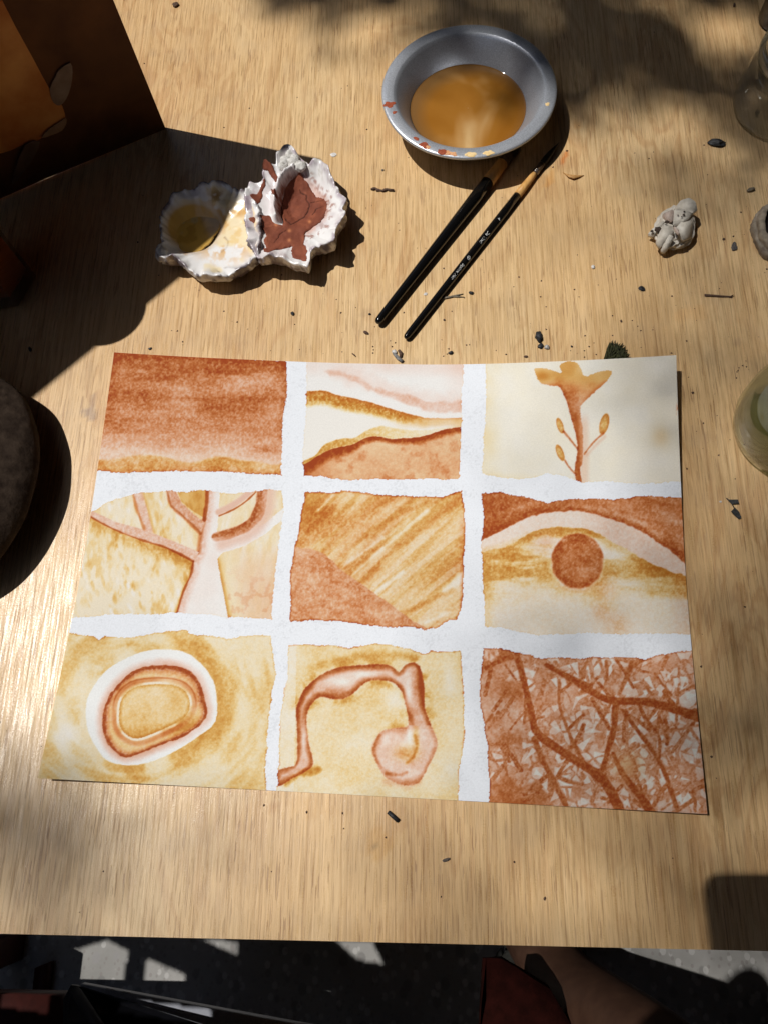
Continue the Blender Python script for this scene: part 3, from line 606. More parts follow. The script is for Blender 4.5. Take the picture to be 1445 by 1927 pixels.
# torn-tape fuzz: faint grey flecks in the bare white bands
mg = pid < 0; fz = fbm(AX, AY, 3.2, 2, 120)*0.7+fbm(AX, AY, 30, 2, 123)*0.45
pcol[mg] *= (1-0.10*sm(0.70, 0.95, fz[mg]))[:, None]
def paper_material():
    m = Mat('watercolour_paper', 0.8, spec=0.25)
    c = m.attr(); f = m.noise(1100, 2, 0.6)
    c = m.mix(1.0, c, m.ramp(f, [(0.3, (0.94, 0.94, 0.94, 1)), (0.7, (1.04, 1.04, 1.04, 1))]), 'MULTIPLY'); m.color(c)
    h = m.math('ADD', m.noise(1000, 3, 0.6), m.math('MULTIPLY', m.noise(320, 3), 0.5)); m.bump(h, 0.0003, 0.32); return m.m
PAPM = paper_material()
sheet = thing('watercolour_sheet', 'large white paper sheet with nine earth-coloured watercolour paintings, corners curling', 'painting', (0, 0, 0.0007))
quad = np.arange(NU*NV).reshape(NV, NU)
FQ = np.stack([quad[:-1, :-1], quad[:-1, 1:], quad[1:, 1:], quad[1:, :-1]], -1).reshape(-1, 4)
fid = np.max(pid[FQ], axis=1); PV = PS.reshape(-1, 3)
def submesh(name, sel, label=None):
    f = FQ[sel]; u, inv = np.unique(f, return_inverse=True)
    o = mesh(name, PV[u], inv.reshape(f.shape), PAPM, sheet, pcol[u])
    if label: o['label'] = label
submesh('white_margin', fid < 0)
for i, (_, _, lab) in enumerate(PANELS): submesh('painted_panel', fid == i, lab)
n1, n2 = 90, 68; u1 = np.linspace(-PAP_W/2, PAP_W/2, n1); v1 = np.linspace(-PAP_H/2, PAP_H/2, n2); U1, V1 = np.meshgrid(u1, v1)
B = psurf(U1, V1); B0 = B.copy(); B0[..., 2] -= 0.00012; B[..., 2] -= 0.00055; B[..., 2] = np.maximum(B[..., 2], 0.00012)
q = np.arange(n1*n2).reshape(n2, n1); fb = np.stack([q[:-1, :-1], q[1:, :-1], q[1:, 1:], q[:-1, 1:]], -1).reshape(-1, 4)
ring = np.r_[q[0, :-1], q[:-1, -1], q[-1, :0:-1], q[:0:-1, 0]]
N = n1*n2; fr = np.stack([ring, np.roll(ring, -1), np.roll(ring, -1)+N, ring+N], -1)
mesh('paper_back', np.vstack([B.reshape(-1, 3), B0.reshape(-1, 3)]), np.vstack([fb, fr]), noisy('paper_underside', (0.72, 0.71, 0.68, 1), (0.78, 0.77, 0.75, 1), 500, 0.9, 0.0001), sheet)

# ------------------------------------------------------------------ pie tin
TC = (0.0655, 0.3545); TZ = 0.0285
def tin_material():
    m = Mat('grey_bakeware', 0.34, spec=0.5, metal=0.6)
    f = m.noise(1400, 2); c = m.ramp(f, [(0.3, (0.41, 0.43, 0.465, 1)), (0.7, (0.62, 0.645, 0.69, 1))]); m.color(c)
    m.rough(m.mr(m.noise(900, 2), 0.3, 0.7, 0.30, 0.46)); m.bump(f, 0.0002, 0.25); return m.m
TINM = tin_material()
tin = thing('pie_tin', 'round grey metal pie tin holding murky amber paint water', 'pie tin', (TC[0], TC[1], 0))
prof_in = [(0.0001, 0.0018), (0.036, 0.0018), (0.0395, 0.0022), (0.0415, 0.0040), (0.0440, 0.0110), (0.0535, 0.0262), (0.0548, 0.0278), (0.0560, 0.0285)]
V, Fc = lathe(prof_in, 128, TC); mesh('basin', V, Fc, TINM, tin)
prof_rim = [(0.0560, 0.0285), (0.0572, 0.0288), (0.0630, 0.0287), (0.0642, 0.0284), (0.0648, 0.0276), (0.0647, 0.0266), (0.0640, 0.0260), (0.0630, 0.0262), (0.0624, 0.0272), (0.0575, 0.0274)]
V, Fc = lathe(prof_rim, 128, TC); mesh('rim', V, Fc, TINM, tin)
V, Fc = lathe([(0.0575, 0.0274), (0.0545, 0.0262), (0.0452, 0.0108), (0.0425, 0.0032), (0.040, 0.0008), (0.0001, 0.0008)], 128, TC); mesh('outer_wall', V, Fc, TINM, tin)
def water_material():
    m = Mat('paint_water', 0.06, spec=0.5)
    sw = m.noise(20, 3, 0.5, 0.5, ax=(1, 0.6, 1), rot=(0, 0, 0.75)); f2 = m.noise(55, 4, 0.6, 0.6)
    c = m.ramp(sw, [(0.38, (0.26, 0.100, 0.012, 1)), (0.52, (0.31, 0.130, 0.020, 1)), (0.60, (0.40, 0.205, 0.06, 1)), (0.70, (0.54, 0.345, 0.15, 1))])
    c = m.mix(m.mr(f2, 0.45, 0.8, 0, 0.2), c, (0.28, 0.11, 0.016, 1))
    # painted dark ring, wider at upper left: submerged tin wall and its shadow
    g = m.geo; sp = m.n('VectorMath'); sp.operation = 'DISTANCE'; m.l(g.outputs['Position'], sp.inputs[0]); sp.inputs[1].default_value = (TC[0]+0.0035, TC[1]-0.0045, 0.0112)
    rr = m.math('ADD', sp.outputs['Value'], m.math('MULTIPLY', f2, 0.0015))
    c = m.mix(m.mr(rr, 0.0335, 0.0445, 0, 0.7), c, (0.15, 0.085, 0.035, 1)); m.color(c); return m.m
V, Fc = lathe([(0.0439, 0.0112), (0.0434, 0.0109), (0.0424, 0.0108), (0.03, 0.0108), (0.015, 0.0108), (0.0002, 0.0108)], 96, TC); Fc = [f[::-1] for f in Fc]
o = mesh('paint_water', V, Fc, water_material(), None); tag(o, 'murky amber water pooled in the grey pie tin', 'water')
def blob(name, c, r, mat, parent=None, z=0.0, h=0.0004, seed=0, el=1.0, rot=0.0, n=20, irr=0.35):
    """thin low dome with an uneven outline"""
    V = [(c[0], c[1], z+h)]; Fc = []
    for ring, (k, hh) in enumerate(((0.6, 0.92), (0.9, 0.55), (1.0, 0.0))):
        for i in range(n):
            a = 2*math.pi*i/n; w = 1+irr*mnoise.noise(Vector((math.cos(a)*1.4, math.sin(a)*1.4, seed*3.7)))*1.6
            x, y = math.cos(a)*r*k*w, math.sin(a)*r*k*w*el
            V.append((c[0]+x*math.cos(rot)-y*math.sin(rot), c[1]+x*math.sin(rot)+y*math.cos(rot), z+h*hh))
    for i in range(n): Fc.append((0, 1+i, 1+(i+1) % n))
    for k in range(2):
        for i in range(n): Fc.append((1+k*n+i, 1+(k+1)*n+i, 1+(k+1)*n+(i+1) % n, 1+k*n+(i+1) % n))
    return mesh(name, V, Fc, mat, parent)
RUST = noisy('rust_paint', lin(130, 58, 34), lin(165, 82, 50), 700, 0.7, 0.0002)
PEACH = noisy('peach_paint', lin(196, 128, 86), lin(226, 176, 128), 500, 0.7, 0.0002)
CREAM = noisy('cream_paint', lin(222, 190, 130), lin(236, 208, 156), 500, 0.7, 0.0002)
for px, py, r, mt, el in ((733,197,0.0024,RUST,1.3),(742,212,0.0012,RUST,1),(783,262,0.0020,RUST,0.6),(797,274,0.0030,RUST,0.7),(804,277,0.0019,PEACH,0.8),(833,290,0.0035,RUST,0.55),(842,291,0.0026,PEACH,0.8),(852,293,0.0022,PEACH,0.7),(886,293.5,0.0028,CREAM,0.75),(920,292.5,0.0031,CREAM,0.65),(1029,197,0.0014,CREAM,1),(877,297,0.0010,CREAM,1)):
    p = at(px, py, TZ); v = p[:2]-np.array(TC); rr = np.clip(np.linalg.norm(v), 0.0585, 0.0618); p[:2] = np.array(TC)+v/np.linalg.norm(v)*rr
    blob('paint_spot', p, r*1.25, mt, tin, 0.02868, 0.00035, px*0.1, el, math.atan2(v[1], v[0])+math.pi/2)

# ------------------------------------------------------------------ oyster shells with pigment
def shell_frame(out_px, c_px, z=0.016):
    O = ats(out_px, z)[:, :2]; c = at(*c_px, z)[:2]
    a = np.arctan2(O[:, 1]-c[1], O[:, 0]-c[0]); r = np.hypot(O[:, 0]-c[0], O[:, 1]-c[1]); k = np.argsort(a)
    return c, a[k], r[k]
class Shell:
    def __init__(s, out_px, c_px, cups, rim, seed, floor_z=0.0105, ridges=()):
        s.ridges = ridges
        s.c, s.a, s.r = shell_frame(out_px, c_px); s.cups = cups; s.rim = rim; s.seed = seed; s.fz = floor_z
    def R(s, th):
        r = np.interp(th, s.a, s.r, period=2*math.pi)
        return r*(1+0.04*(vnoise(th*9+40, th*0+s.seed*3.3, 7)-0.5)+0.022*(vnoise(th*21+40, th*0+s.seed*5.3, 8)-0.5))
    def z(s, x, y, rid=True):
        dx, dy = x-s.c[0], y-s.c[1]; th = np.arctan2(dy, dx); q = np.hypot(dx, dy)/s.R(th)
        z = s.fz+(s.rim-s.fz)*np.clip(q, 0, 1.1)**2.6
        z = z+(vnoise(th*4+50, q*1.2+s.seed, 9)-0.5)*0.010*np.clip(q-0.62, 0, 1)**1.3*2+(vnoise(th*13+50, q*2+s.seed, 10)-0.5)*0.005*np.clip(q-0.84, 0, 1)*5
        z = z+0.0011*(fbm(x*1000, y*1000, 11, 2, s.seed)-0.5)*np.clip(q*1.5, 0.2, 1)
        for (cx, cy), rx, ry, dep, rot in s.cups:
            c = at(cx, cy, 0.012); t = math.radians(rot)
            u = ((x-c[0])*math.cos(t)+(y-c[1])*math.sin(t))/rx; v = (-(x-c[0])*math.sin(t)+(y-c[1])*math.cos(t))/ry
            z = z-dep*sm(1.28, 0.4, np.hypot(u, v))
        for pl, amp, sg in (s.ridges if rid else ()):
            d_, t_, _ = segdist(x*1000, y*1000, ats(pl, 0.02)[:, :2]*1000); z = z+amp*np.exp(-(d_/sg)**2)
        return np.maximum(z, 0.0022)
    def build(s, name, parent, mat, paint):
        n, ks = 260, np.r_[np.linspace(0.01, 0.9, 46), 0.94, 0.97, 1.0]
        th = np.linspace(0, 2*math.pi, n, endpoint=False); T, K = np.meshgrid(th, ks)
        rr = s.R(T)*K; x = s.c[0]+rr*np.cos(T); y = s.c[1]+rr*np.sin(T); z = s.z(x, y)
        V = [np.stack([x, y, z], -1).reshape(-1, 3)]
        q = [K.reshape(-1)]; side = [np.zeros(K.size)]
        zr = z[-1]; lam = 0
        for kk, zz in ((1.018, 0.94), (1.0, 0.84), (1.03, 0.74), (0.985, 0.62), (0.99, 0.5), (0.91, 0.36), (0.84, 0.2), (0.70, 0.05), (0.3, 0.03)):
            r2 = s.R(th)*(kk+0.03*(vnoise(th*12+60, th*0+zz*9, 11)-0.5)); V.append(np.stack([s.c[0]+r2*np.cos(th), s.c[1]+r2*np.sin(th), zr*zz+0.0004], -1)); q.append(np.full(n, 1.0)); side.append(np.full(n, 1-zz))
        V = np.vstack(V); q = np.concatenate(q); side = np.concatenate(side); rows = len(ks)+9
        ix = np.arange(rows*n).reshape(rows, n); nx_ = np.roll(ix, -1, 1)
        Fq = np.stack([ix[:-1], nx_[:-1], nx_[1:], ix[1:]], -1).reshape(-1, 4)
        Fq = Fq[:, ::-1] if False else Fq
        P = proj(V); ang = np.arctan2(V[:, 1]-s.c[1], V[:, 0]-s.c[0])
        return mesh(name, V, Fq, mat, parent, paint(P[:, 0], P[:, 1], q, side, ang))
NACRE = vcol('oyster_nacre', 0.24, 0.6, (300, 0.0003, 0.3))
WHITE = np.array([0.78, 0.765, 0.75]); PURP = np.array([0.115, 0.085, 0.10]); OCH = np.array([0.60, 0.30, 0.045]); BRN = np.array([0.34, 0.17, 0.025]); PINKW = np.array([0.66, 0.52, 0.52])
def lerp(a, b, k): return a*(1-k[:, None])+np.asarray(b)*k[:, None]
OL = [(421,344),(432,350),(443,360),(464,369),(478,380),(487,400),(490,435),(490,470),(487,486),(470,500),(455,508),(426,520),(394,523),(375,520),(360,511),(345,498),(330,488),(316,492),(302,487),(296,475),(300,462),(307,453),(305,430),(304,410),(309,398),(316,386),(325,374),(339,365),(352,360),(367,357),(382,350),(400,352)]
ORR = [(546,283),(555,290),(564,298),(575,310),(583,315),(592,309),(604,309),(611,315),(616,321),(622,335),(630,347),(634,360),(641,371),(652,386),(650,392),(645,401),(651,412),(650,421),(640,430),(634,438),(633,452),(631,468),(618,469),(607,466),(596,472),(585,481),(585,495),(580,507),(566,504),(552,501),(535,494),(513,490),(500,494),(490,492),(484,484),(476,472),(469,459),(471,440),(464,424),(468,405),(465,390),(467,371),(476,353),(488,350),(500,346),(496,335),(499,327),(512,324),(525,319),(524,308),(530,300),(538,290)]
shL = Shell(OL, (392, 432), [((362, 432), 0.0245, 0.0205, 0.0080, 25)], 0.0195, 1)
shR = Shell(ORR, (556, 408), [((574, 374), 0.0190, 0.0235, 0.0085, -25)], 0.0215, 2, 0.0125, [([(519,404),(515,386),(518,364),(526,342),(538,324),(553,314)], 0.0085, 2.1)])
def paintL(x, y, q, side, an):
    n1_, n2_, n3_ = fbm(x, y, 16, 4, 200), fbm(x, y, 40, 3, 205), fbm(x, y, 7, 3, 207)
    c = np.tile(WHITE, (x.size, 1))
    st = sm(0.45, 0.70, n1_)*sm(95, 40, np.hypot(x-425, (y-430)*1.1))
    c = lerp(c, [0.68, 0.38, 0.09], st*0.85); c = lerp(c, [0.80, 0.64, 0.34], sm(0.42, 0.65, n2_)*0.75*(q < 0.92))
    m, _, _ = stroke(x, y, [(350,472),(375,458),(400,440),(420,425),(412,405)], 16, 7, 5, 20); c = lerp(c, [0.62, 0.31, 0.05], m*0.85)
    m, _, _ = stroke(x, y, [(430,400),(450,398),(466,400)], 14, 6, 4, 21); c = lerp(c, [0.62, 0.33, 0.07], m*0.8)
    cup = np.hypot((x-364)/60, (y-426)/52); c = lerp(c, [0.72, 0.60, 0.45], sm(1.05, 0.85, cup)*(0.6+0.4*n3_)); c = lerp(c, [0.62, 0.38, 0.10], sm(0.90, 0.72, cup))
    c = lerp(c, [0.42, 0.26, 0.10], sm(0.5, 0.6, fbm(x, y, 12, 3, 209))*np.exp(-((x-408)/14)**2-((y-368)/14)**2))
    e = sm(0.88, 1.0, q+0.10*(n3_-0.5))*(side == 0); c = lerp(c, [0.50, 0.46, 0.50], e*0.7*sm(0.4, 0.7, n1_)); c = lerp(c, PURP, sm(0.955, 1.0, q+0.05*(n1_-0.5))*(side == 0)*sm(0.5, 0.62, n1_+0.12)*0.9)
    c = lerp(c, WHITE*0.92, (side > 0)*sm(0.6, 0.35, n1_)); c = lerp(c, PURP, (side > 0)*sm(0.42, 0.6, n1_)*0.9)
    low = (side > 0)|(q > 0.8); c = lerp(c, PURP*0.8, low*sm(495, 520, y-(x-400)*0.02)*sm(0.35, 0.5, n1_)*sm(395, 420, x))
    m, _, _ = stroke(x, y, [(424,447),(430,455),(427,466),(418,474)], 3, 2, 1, 22); c = lerp(c, [0.30, 0.20, 0.16], m*0.7)
    return c
def paintR(x, y, q, side, an):
    n1_, n2_, n3_ = fbm(x, y, 15, 4, 220), fbm(x, y, 30, 3, 225), fbm(x, y, 6, 3, 227)
    c = np.tile(WHITE*1.02, (x.size, 1))
    c = lerp(c, PINKW, sm(0.5, 0.75, n2_)*0.45*(q > 0.3)); c = lerp(c, [0.46, 0.36, 0.40], sm(505, 470, x)*sm(0.42, 0.6, n1_)*sm(0.7, 0.95, q)*0.9)
    cup = sdf(x, y, CUPR); c = lerp(c, [0.50, 0.33, 0.27], sm(-14, 0, cup)*0.45*sm(0.35, 0.6, n1_)); c = lerp(c, [0.62, 0.36, 0.28], sm(-6, 3, cup)*0.6)
    c = lerp(c, [0.30, 0.09, 0.045], 0.7*sm(0.62, 0.72, n3_)*sm(12, 4, np.abs(cup+6))*(x > 570))
    fl = sdf(x, y, [(524,404),(521,378),(529,350),(541,332),(553,324),(564,322),(576,332),(560,345),(545,380),(535,410)])+(n3_-0.5)*5; c = lerp(c, [0.17, 0.050, 0.028], sm(-1, 1.5, fl))
    top = sm(320, 300, y-(x-550)*0.5); c = lerp(c, [0.55, 0.52, 0.47], top*sm(0.35, 0.6, n3_)*0.7)
    e = (side == 0)*sm(0.90, 1.0, q+0.10*(n1_-0.5)); c = lerp(c, [0.36, 0.29, 0.33], e*sm(0.42, 0.6, n1_)*0.85); c = lerp(c, [0.60, 0.58, 0.58], sm(0.5, 0.8, n2_)*0.5*(q > 0.5))
    c = lerp(c, PURP*1.2, (side > 0)*sm(0.45, 0.62, n1_+0.2*side)*0.9)
    return c
CUPR = [(527,392),(528,370),(536,348),(546,331),(560,325),(575,330),(592,350),(612,372),(618,388),(612,416),(600,426),(580,440),(545,420)]
ol = thing('oyster_shell', 'left oyster shell stained with yellow ochre paint, half in shade', 'oyster shell', (*shL.c, 0), 'oyster shells used as paint dishes')
shL.build('shell', ol, NACRE, paintL)
orr = thing('oyster_shell', 'right oyster shell filled with cracked red clay paint', 'oyster shell', (*shR.c, 0), 'oyster shells used as paint dishes')
shR.build('shell', orr, NACRE, paintR)
# barnacle knobs on the right shell, white knob on the left one
def lump(name, c, r, mat, parent=None, seed=0, sq=(1, 1, 1), rough=0.35, sub=3, freq=1.6, flat=False, rot=0.0):
    bm = bmesh.new(); bmesh.ops.create_icosphere(bm, subdivisions=sub, radius=1.0); off = Vector((seed*7.3, seed*1.9, seed*4.1))
    for v in bm.verts:
        d = 1+rough*mnoise.noise(v.co*freq+off)+rough*0.4*mnoise.noise(v.co*freq*2.7+off)
        p = Vector((v.co.x*sq[0]*d, v.co.y*sq[1]*d, v.co.z*sq[2]*d))*r
        p = Matrix.Rotation(rot, 3, 'Z') @ p; v.co = p+Vector([float(k) for k in c])
    return bmobj(name, bm, mat, parent, flat)
KNOB = noisy('barnacle_white', (0.42, 0.40, 0.36, 1), (0.74, 0.72, 0.68, 1), 500, 0.6, 0.0008)
lump('barnacle', at(306, 478, 0.014), 0.0058, KNOB, ol, 2, (0.8, 1.15, 0.7), 0.25)
for i, (px, py, r) in enumerate(((545, 291, 0.0042), (536, 303, 0.0050), (553, 304, 0.0052), (566, 313, 0.0044), (529, 314, 0.0034))):
    lump('barnacle', at(px, py, 0.019), r, KNOB, orr, 5+i, (1, 1, 0.7), 0.35)
# ochre liquid in the left shell
def filled(name, shape_px, zf, mat, parent, res=0.0006, jit=2.0, seed=0, colf=None, zref=0.012, skirt=0.002):
    O = ats(shape_px, zref); x0, y0 = O[:, 0].min()-0.001, O[:, 1].min()-0.001; x1, y1 = O[:, 0].max()+0.001, O[:, 1].max()+0.001
    gx_, gy_ = np.arange(x0, x1, res), np.arange(y0, y1, res); X, Y = np.meshgrid(gx_, gy_)
    d = sdf(X*1000, Y*1000, O[:, :2]*1000)+(fbm(X*1000, Y*1000, 3, 3, 300+seed)-0.5)*jit
    Z = zf(X, Y, d); k = d > 0; nx_ = len(gx_); ix = np.arange(X.size).reshape(X.shape)
    fk = k[:-1, :-1] & k[1:, :-1] & k[:-1, 1:] & k[1:, 1:]
    Fq = np.stack([ix[:-1, :-1], ix[:-1, 1:], ix[1:, 1:], ix[1:, :-1]], -1)[fk]
    V = np.stack([X, Y, Z], -1).reshape(-1, 3); u, inv = np.unique(Fq, return_inverse=True); Fq = inv.reshape(Fq.shape); V = V[u]
    P = proj(V); c = colf(P[:, 0], P[:, 1], d.reshape(-1)[u]) if colf else None
    E_ = np.concatenate([Fq[:, [0, 1]], Fq[:, [1, 2]], Fq[:, [2, 3]], Fq[:, [3, 0]]]); key = {}
    for a, b in E_: key[(a, b)] = 1
    bd = np.array([(a, b) for (a, b) in key if (b, a) not in key])
    if len(bd):
        vb = np.unique(bd); mp = {v: len(V)+i for i, v in enumerate(vb)}; low = V[vb].copy(); low[:, 2] -= skirt
        Fs = np.array([(b, a, mp[a], mp[b]) for a, b in bd]); V = np.vstack([V, low]); Fq = np.vstack([Fq, Fs])
        if c is not None: c = np.vstack([c, c[vb]])
    return mesh(name, V, Fq, mat, parent, c)
POOL = smooth([(317,425),(322,410),(336,398),(352,391),(370,388),(390,388),(405,391),(414,400),(414,416),(404,432),(393,448),(378,462),(364,470),(350,474),(338,468),(328,456),(320,441)], 3, True)
def poolcol(x, y, d):
    n = fbm(x, y, 24, 4, 310); e = np.hypot((x-362)/50, (y-432)/44)
    c = np.tile(np.array([0.74, 0.44, 0.085]), (x.size, 1)); c = lerp(c, [0.58, 0.36, 0.09], sm(0.55, 0.95, e)); c = lerp(c, [0.66, 0.50, 0.22], sm(0.55, 0.75, n)*sm(60, 20, np.hypot(x-368, (y-420)*2))*0.9)
    c = lerp(c, [0.45, 0.23, 0.03], sm(0.5, 0.75, fbm(x, y, 18, 3, 314))*0.5); return c
filled('ochre_liquid', POOL, lambda X, Y, d: 0.0072+0*X, vcol('ochre_liquid', 0.10, 0.5), ol, jit=1.0, seed=1, colf=poolcol, skirt=0.001)
# red clay cake
CAKE = [(527,395),(530,372),(537,350),(547,331),(562,327),(577,338),(592,357),(610,373),(618,386),(612,414),(598,427),(578,440),(574,458),(581,480),(580,503),(566,500),(552,495),(548,480),(551,470),(533,478),(512,488),(499,484),(496,472),(503,474),(500,460),(504,450),(495,438),(474,428),(470,425),(491,413),(510,408),(521,420),(534,428)]
CRK = [[(564,357),(578,372),(582,390),(576,408),(564,414),(548,423),(537,412)], [(583,382),(607,378)], [(588,404),(596,393),(610,388)], [(540,432),(528,440),(516,456)]]
def cakez(X, Y, d):
    z = shR.z(X, Y, False); zz = np.maximum(z, 0.0055)+0.0011*np.clip(d/1.5, 0, 1)+0.0007*(fbm(X*1000, Y*1000, 5, 3, 320)-0.5)
    P = proj(np.stack([X, Y, zz], -1)); k = 0
    for i, c in enumerate(CRK):
        dd, t, s = segdist(P[..., 0]+(fbm(P[..., 0], P[..., 1], 8, 2, 330)-0.5)*5, P[..., 1], c); zz = zz-0.0005*sm(1.6 if i == 0 else 1.0, 0.2, dd)
    return zz
def cakecol(x, y, d):
    n = fbm(x, y, 14, 4, 340); c = np.tile(np.array([0.195, 0.056, 0.030]), (x.size, 1)); c = lerp(c, [0.26, 0.078, 0.040], sm(0.5, 0.8, n)*0.7); c = lerp(c, [0.15, 0.040, 0.022], sm(0.5, 0.25, n)*0.6)
    for cx, cy in ((545, 434), (583, 417), (545, 452), (520, 423)): c = lerp(c, [0.52, 0.19, 0.08], np.exp(-((x-cx)**2+(y-cy)**2)/9.0)*0.9)
    xx = x+(fbm(x, y, 8, 2, 330)-0.5)*5
    for i, k in enumerate(CRK): c = lerp(c, [0.05, 0.016, 0.01], sm(1.5 if i == 0 else 0.9, 0.4, segdist(xx, y, k)[0])*0.85)
    return c
CLAYM = vcol('red_clay', 0.75, 0.2, (700, 0.0005, 0.4))
filled('clay_cake', CAKE, cakez, CLAYM, orr, 0.0004, 1.6, 2, cakecol)
for i, (sh, hh) in enumerate(((([(475,382),(484,376),(492,366),(500,354),(505,353),(504,362),(497,372),(496,384),(487,396),(479,390)]), 0.0005), ([(499,330),(504,325),(512,328),(520,332),(526,345),(527,358),(518,350),(508,340),(501,338)], 0.0005), ([(513,364),(518,366),(524,376),(526,386),(519,384),(514,374)], 0.0004))):
    filled('clay_smear', sh, lambda X, Y, d: shR.z(X, Y)+0.0002+0.0005*np.clip(d, 0, 1), CLAYM, orr, 0.0004, 1.4, 5+i, cakecol)

# ------------------------------------------------------------------ brushes
LACQ = Mat('black_lacquer', 0.12, (0.0045, 0.0042, 0.0042, 1), 0.5).m
BARE = noisy('bare_birch', lin(188, 138, 76), lin(222, 172, 104), 500, 0.45, 0.0002, ax=(1, 0.3, 1))
WIRE = Mat('dark_wire', 0.25, (0.35, 0.33, 0.31, 1), 0.5, 0.9).m
QUILL = noisy('quill_brown', (0.05, 0.03, 0.02, 1), (0.13, 0.08, 0.045, 1), 400, 0.3, 0)
HAIR = noisy('squirrel_hair', (0.006, 0.005, 0.004, 1), (0.028, 0.020, 0.014, 1), 900, 0.55, 0.0003, ax=(1, 0.3, 1))
PRINT = Mat('silver_print', 0.4, (0.72, 0.72, 0.70, 1), 0.5).m
def brush(label, stops, end, start, z):
    """stops: list of (name, material, [(t, radius)...]) along end->start"""
    A, B = at(*end, z), at(*start, z*0.85); root = thing('paint_brush', label, 'paint brush', (*((A+B)/2)[:2], 0), 'paint brushes lying by the pie tin')
    for nm, mt, prof in stops:
        V, Fc = tube([A+(B-A)*t for t, r in prof], [r for t, r in prof], 20); mesh(nm, V, Fc, mt, root)
    return root, A, B
b1, A1, B1 = brush('thin black paint brush with bare wood band and silver lettering', [
    ('handle', LACQ, [(0.0, 0.0006), (0.003, 0.0015), (0.010, 0.0022), (0.03, 0.0025), (0.2, 0.00265), (0.45, 0.00295), (0.62, 0.0031), (0.712, 0.0030)]),
    ('wood_band', BARE, [(0.712, 0.00302), (0.76, 0.0029), (0.80, 0.0025), (0.828, 0.00225)]),
    ('ferrule', QUILL, [(0.826, 0.0023), (0.845, 0.0024), (0.875, 0.0025), (0.882, 0.0023)]),
    ('bristles', HAIR, [(0.878, 0.0022), (0.905, 0.0026), (0.935, 0.0023), (0.97, 0.0012), (1.0, 0.0001)])], (762, 637), (1051, 268), 0.0033)
for t in (0.834, 0.842):
    c = A1+(B1-A1)*t; d = (B1-A1)/np.linalg.norm(B1-A1); V, Fc = tube([c-d*0.0005, c-d*0.0002, c+d*0.0002, c+d*0.0005], [0.0022, 0.0027, 0.0027, 0.0022], 18); mesh('wire_ring', V, Fc, WIRE, b1)
b2, A2, B2 = brush('thick plain black paint brush with wide wood band under tin shade', [
    ('handle', LACQ, [(0.0, 0.0008), (0.003, 0.0018), (0.010, 0.0026), (0.03, 0.0029), (0.25, 0.0034), (0.5, 0.0042), (0.66, 0.0047), (0.752, 0.0048)]),
    ('wood_band', BARE, [(0.752, 0.00482), (0.80, 0.0047), (0.86, 0.0044)]),
    ('ferrule', QUILL, [(0.859, 0.0044), (0.875, 0.0043), (0.91, 0.0042)]),
    ('bristles', HAIR, [(0.909, 0.0042), (0.935, 0.0048), (0.965, 0.0038), (0.99, 0.0012), (1.0, 0.0001)])], (709, 608), (980, 262), 0.0049)
def lettering(text, t0, size, flip=0):
    cu = bpy.data.curves.new('lettering', 'FONT'); cu.body = text; cu.size = size; cu.resolution_u = 2; cu.shear = 0.2
    tmp = bpy.data.objects.new('tmp', cu); COL.objects.link(tmp); dg = bpy.context.evaluated_depsgraph_get(); me = bpy.data.meshes.new_from_object(tmp.evaluated_get(dg))
    bpy.data.objects.remove(tmp); d = Vector((A1-B1)/np.linalg.norm(A1-B1)); o0 = Vector(A1+(B1-A1)*t0)
    vw = Vector(CAM)-o0; vw = (vw-d*vw.dot(d)).normalized(); s = vw.cross(d)           # s: letter-up direction
    tilt = math.radians(2)
    for v in me.vertices:
        x, y = v.co.x, v.co.y-size*0.33; tt = t0-x/np.linalg.norm(A1-B1); r = float(np.interp(tt, [0.2, 0.45, 0.62, 0.712], [0.00265, 0.00295, 0.0031, 0.0030]))+0.00003
        a = y/r+tilt; c = Vector(A1+(B1-A1)*tt); v.co = c+vw*(r*math.cos(a))+s*(r*math.sin(a))-b1.location
    me.materials.append(PRINT); link(bpy.data.objects.new('lettering', me), b1)
lettering('4', 0.585, 0.0034); lettering('Da Vinci', 0.515, 0.0034); lettering('\u00ae', 0.392, 0.004); lettering('Squirrel Hair', 0.352, 0.0029)

# ------------------------------------------------------------------ standing folder, jar, stone, crock at the left
BW = np.array([-0.17272, 0.35663]); BD = np.array([-0.26848, 0.30727])-BW; BD /= np.linalg.norm(BD)
nrm = np.array([-BD[1], BD[0]]); nrm = nrm if nrm[1] < 0 else -nrm      # faces the camera side
H0 = 0.1315/0.5095
card = thing('standing_folder', 'dark brown card folder standing upright, its edge cutting the sunlight', 'folder', (*BW, 0))
def cpt(s, h, off=0.0): return np.array([*(BW+BD*s+nrm*off), h])
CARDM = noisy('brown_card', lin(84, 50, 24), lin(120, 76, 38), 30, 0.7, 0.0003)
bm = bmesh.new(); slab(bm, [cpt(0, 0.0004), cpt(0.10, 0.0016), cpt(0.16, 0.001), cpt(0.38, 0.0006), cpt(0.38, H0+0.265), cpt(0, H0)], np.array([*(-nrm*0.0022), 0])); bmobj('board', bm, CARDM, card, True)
def card_hit(px, py):
    """point of the board's front plane seen at this pixel"""
    d = RM @ np.array([(px-PW/2)/F, -(py-PH/2)/F, -1.0]); n3 = np.array([*nrm, 0]); p0 = np.array([*BW, 0]); return CAM+d*(np.dot(p0-CAM, n3)/np.dot(d, n3))
def patch(name, pts, mat, off, th=0.0006):
    n3 = np.array([*nrm, 0]); bm = bmesh.new(); slab(bm, [card_hit(*p)+n3*(off+th) for p in pts], -n3*th); return bmobj(name, bm, mat, card, True)
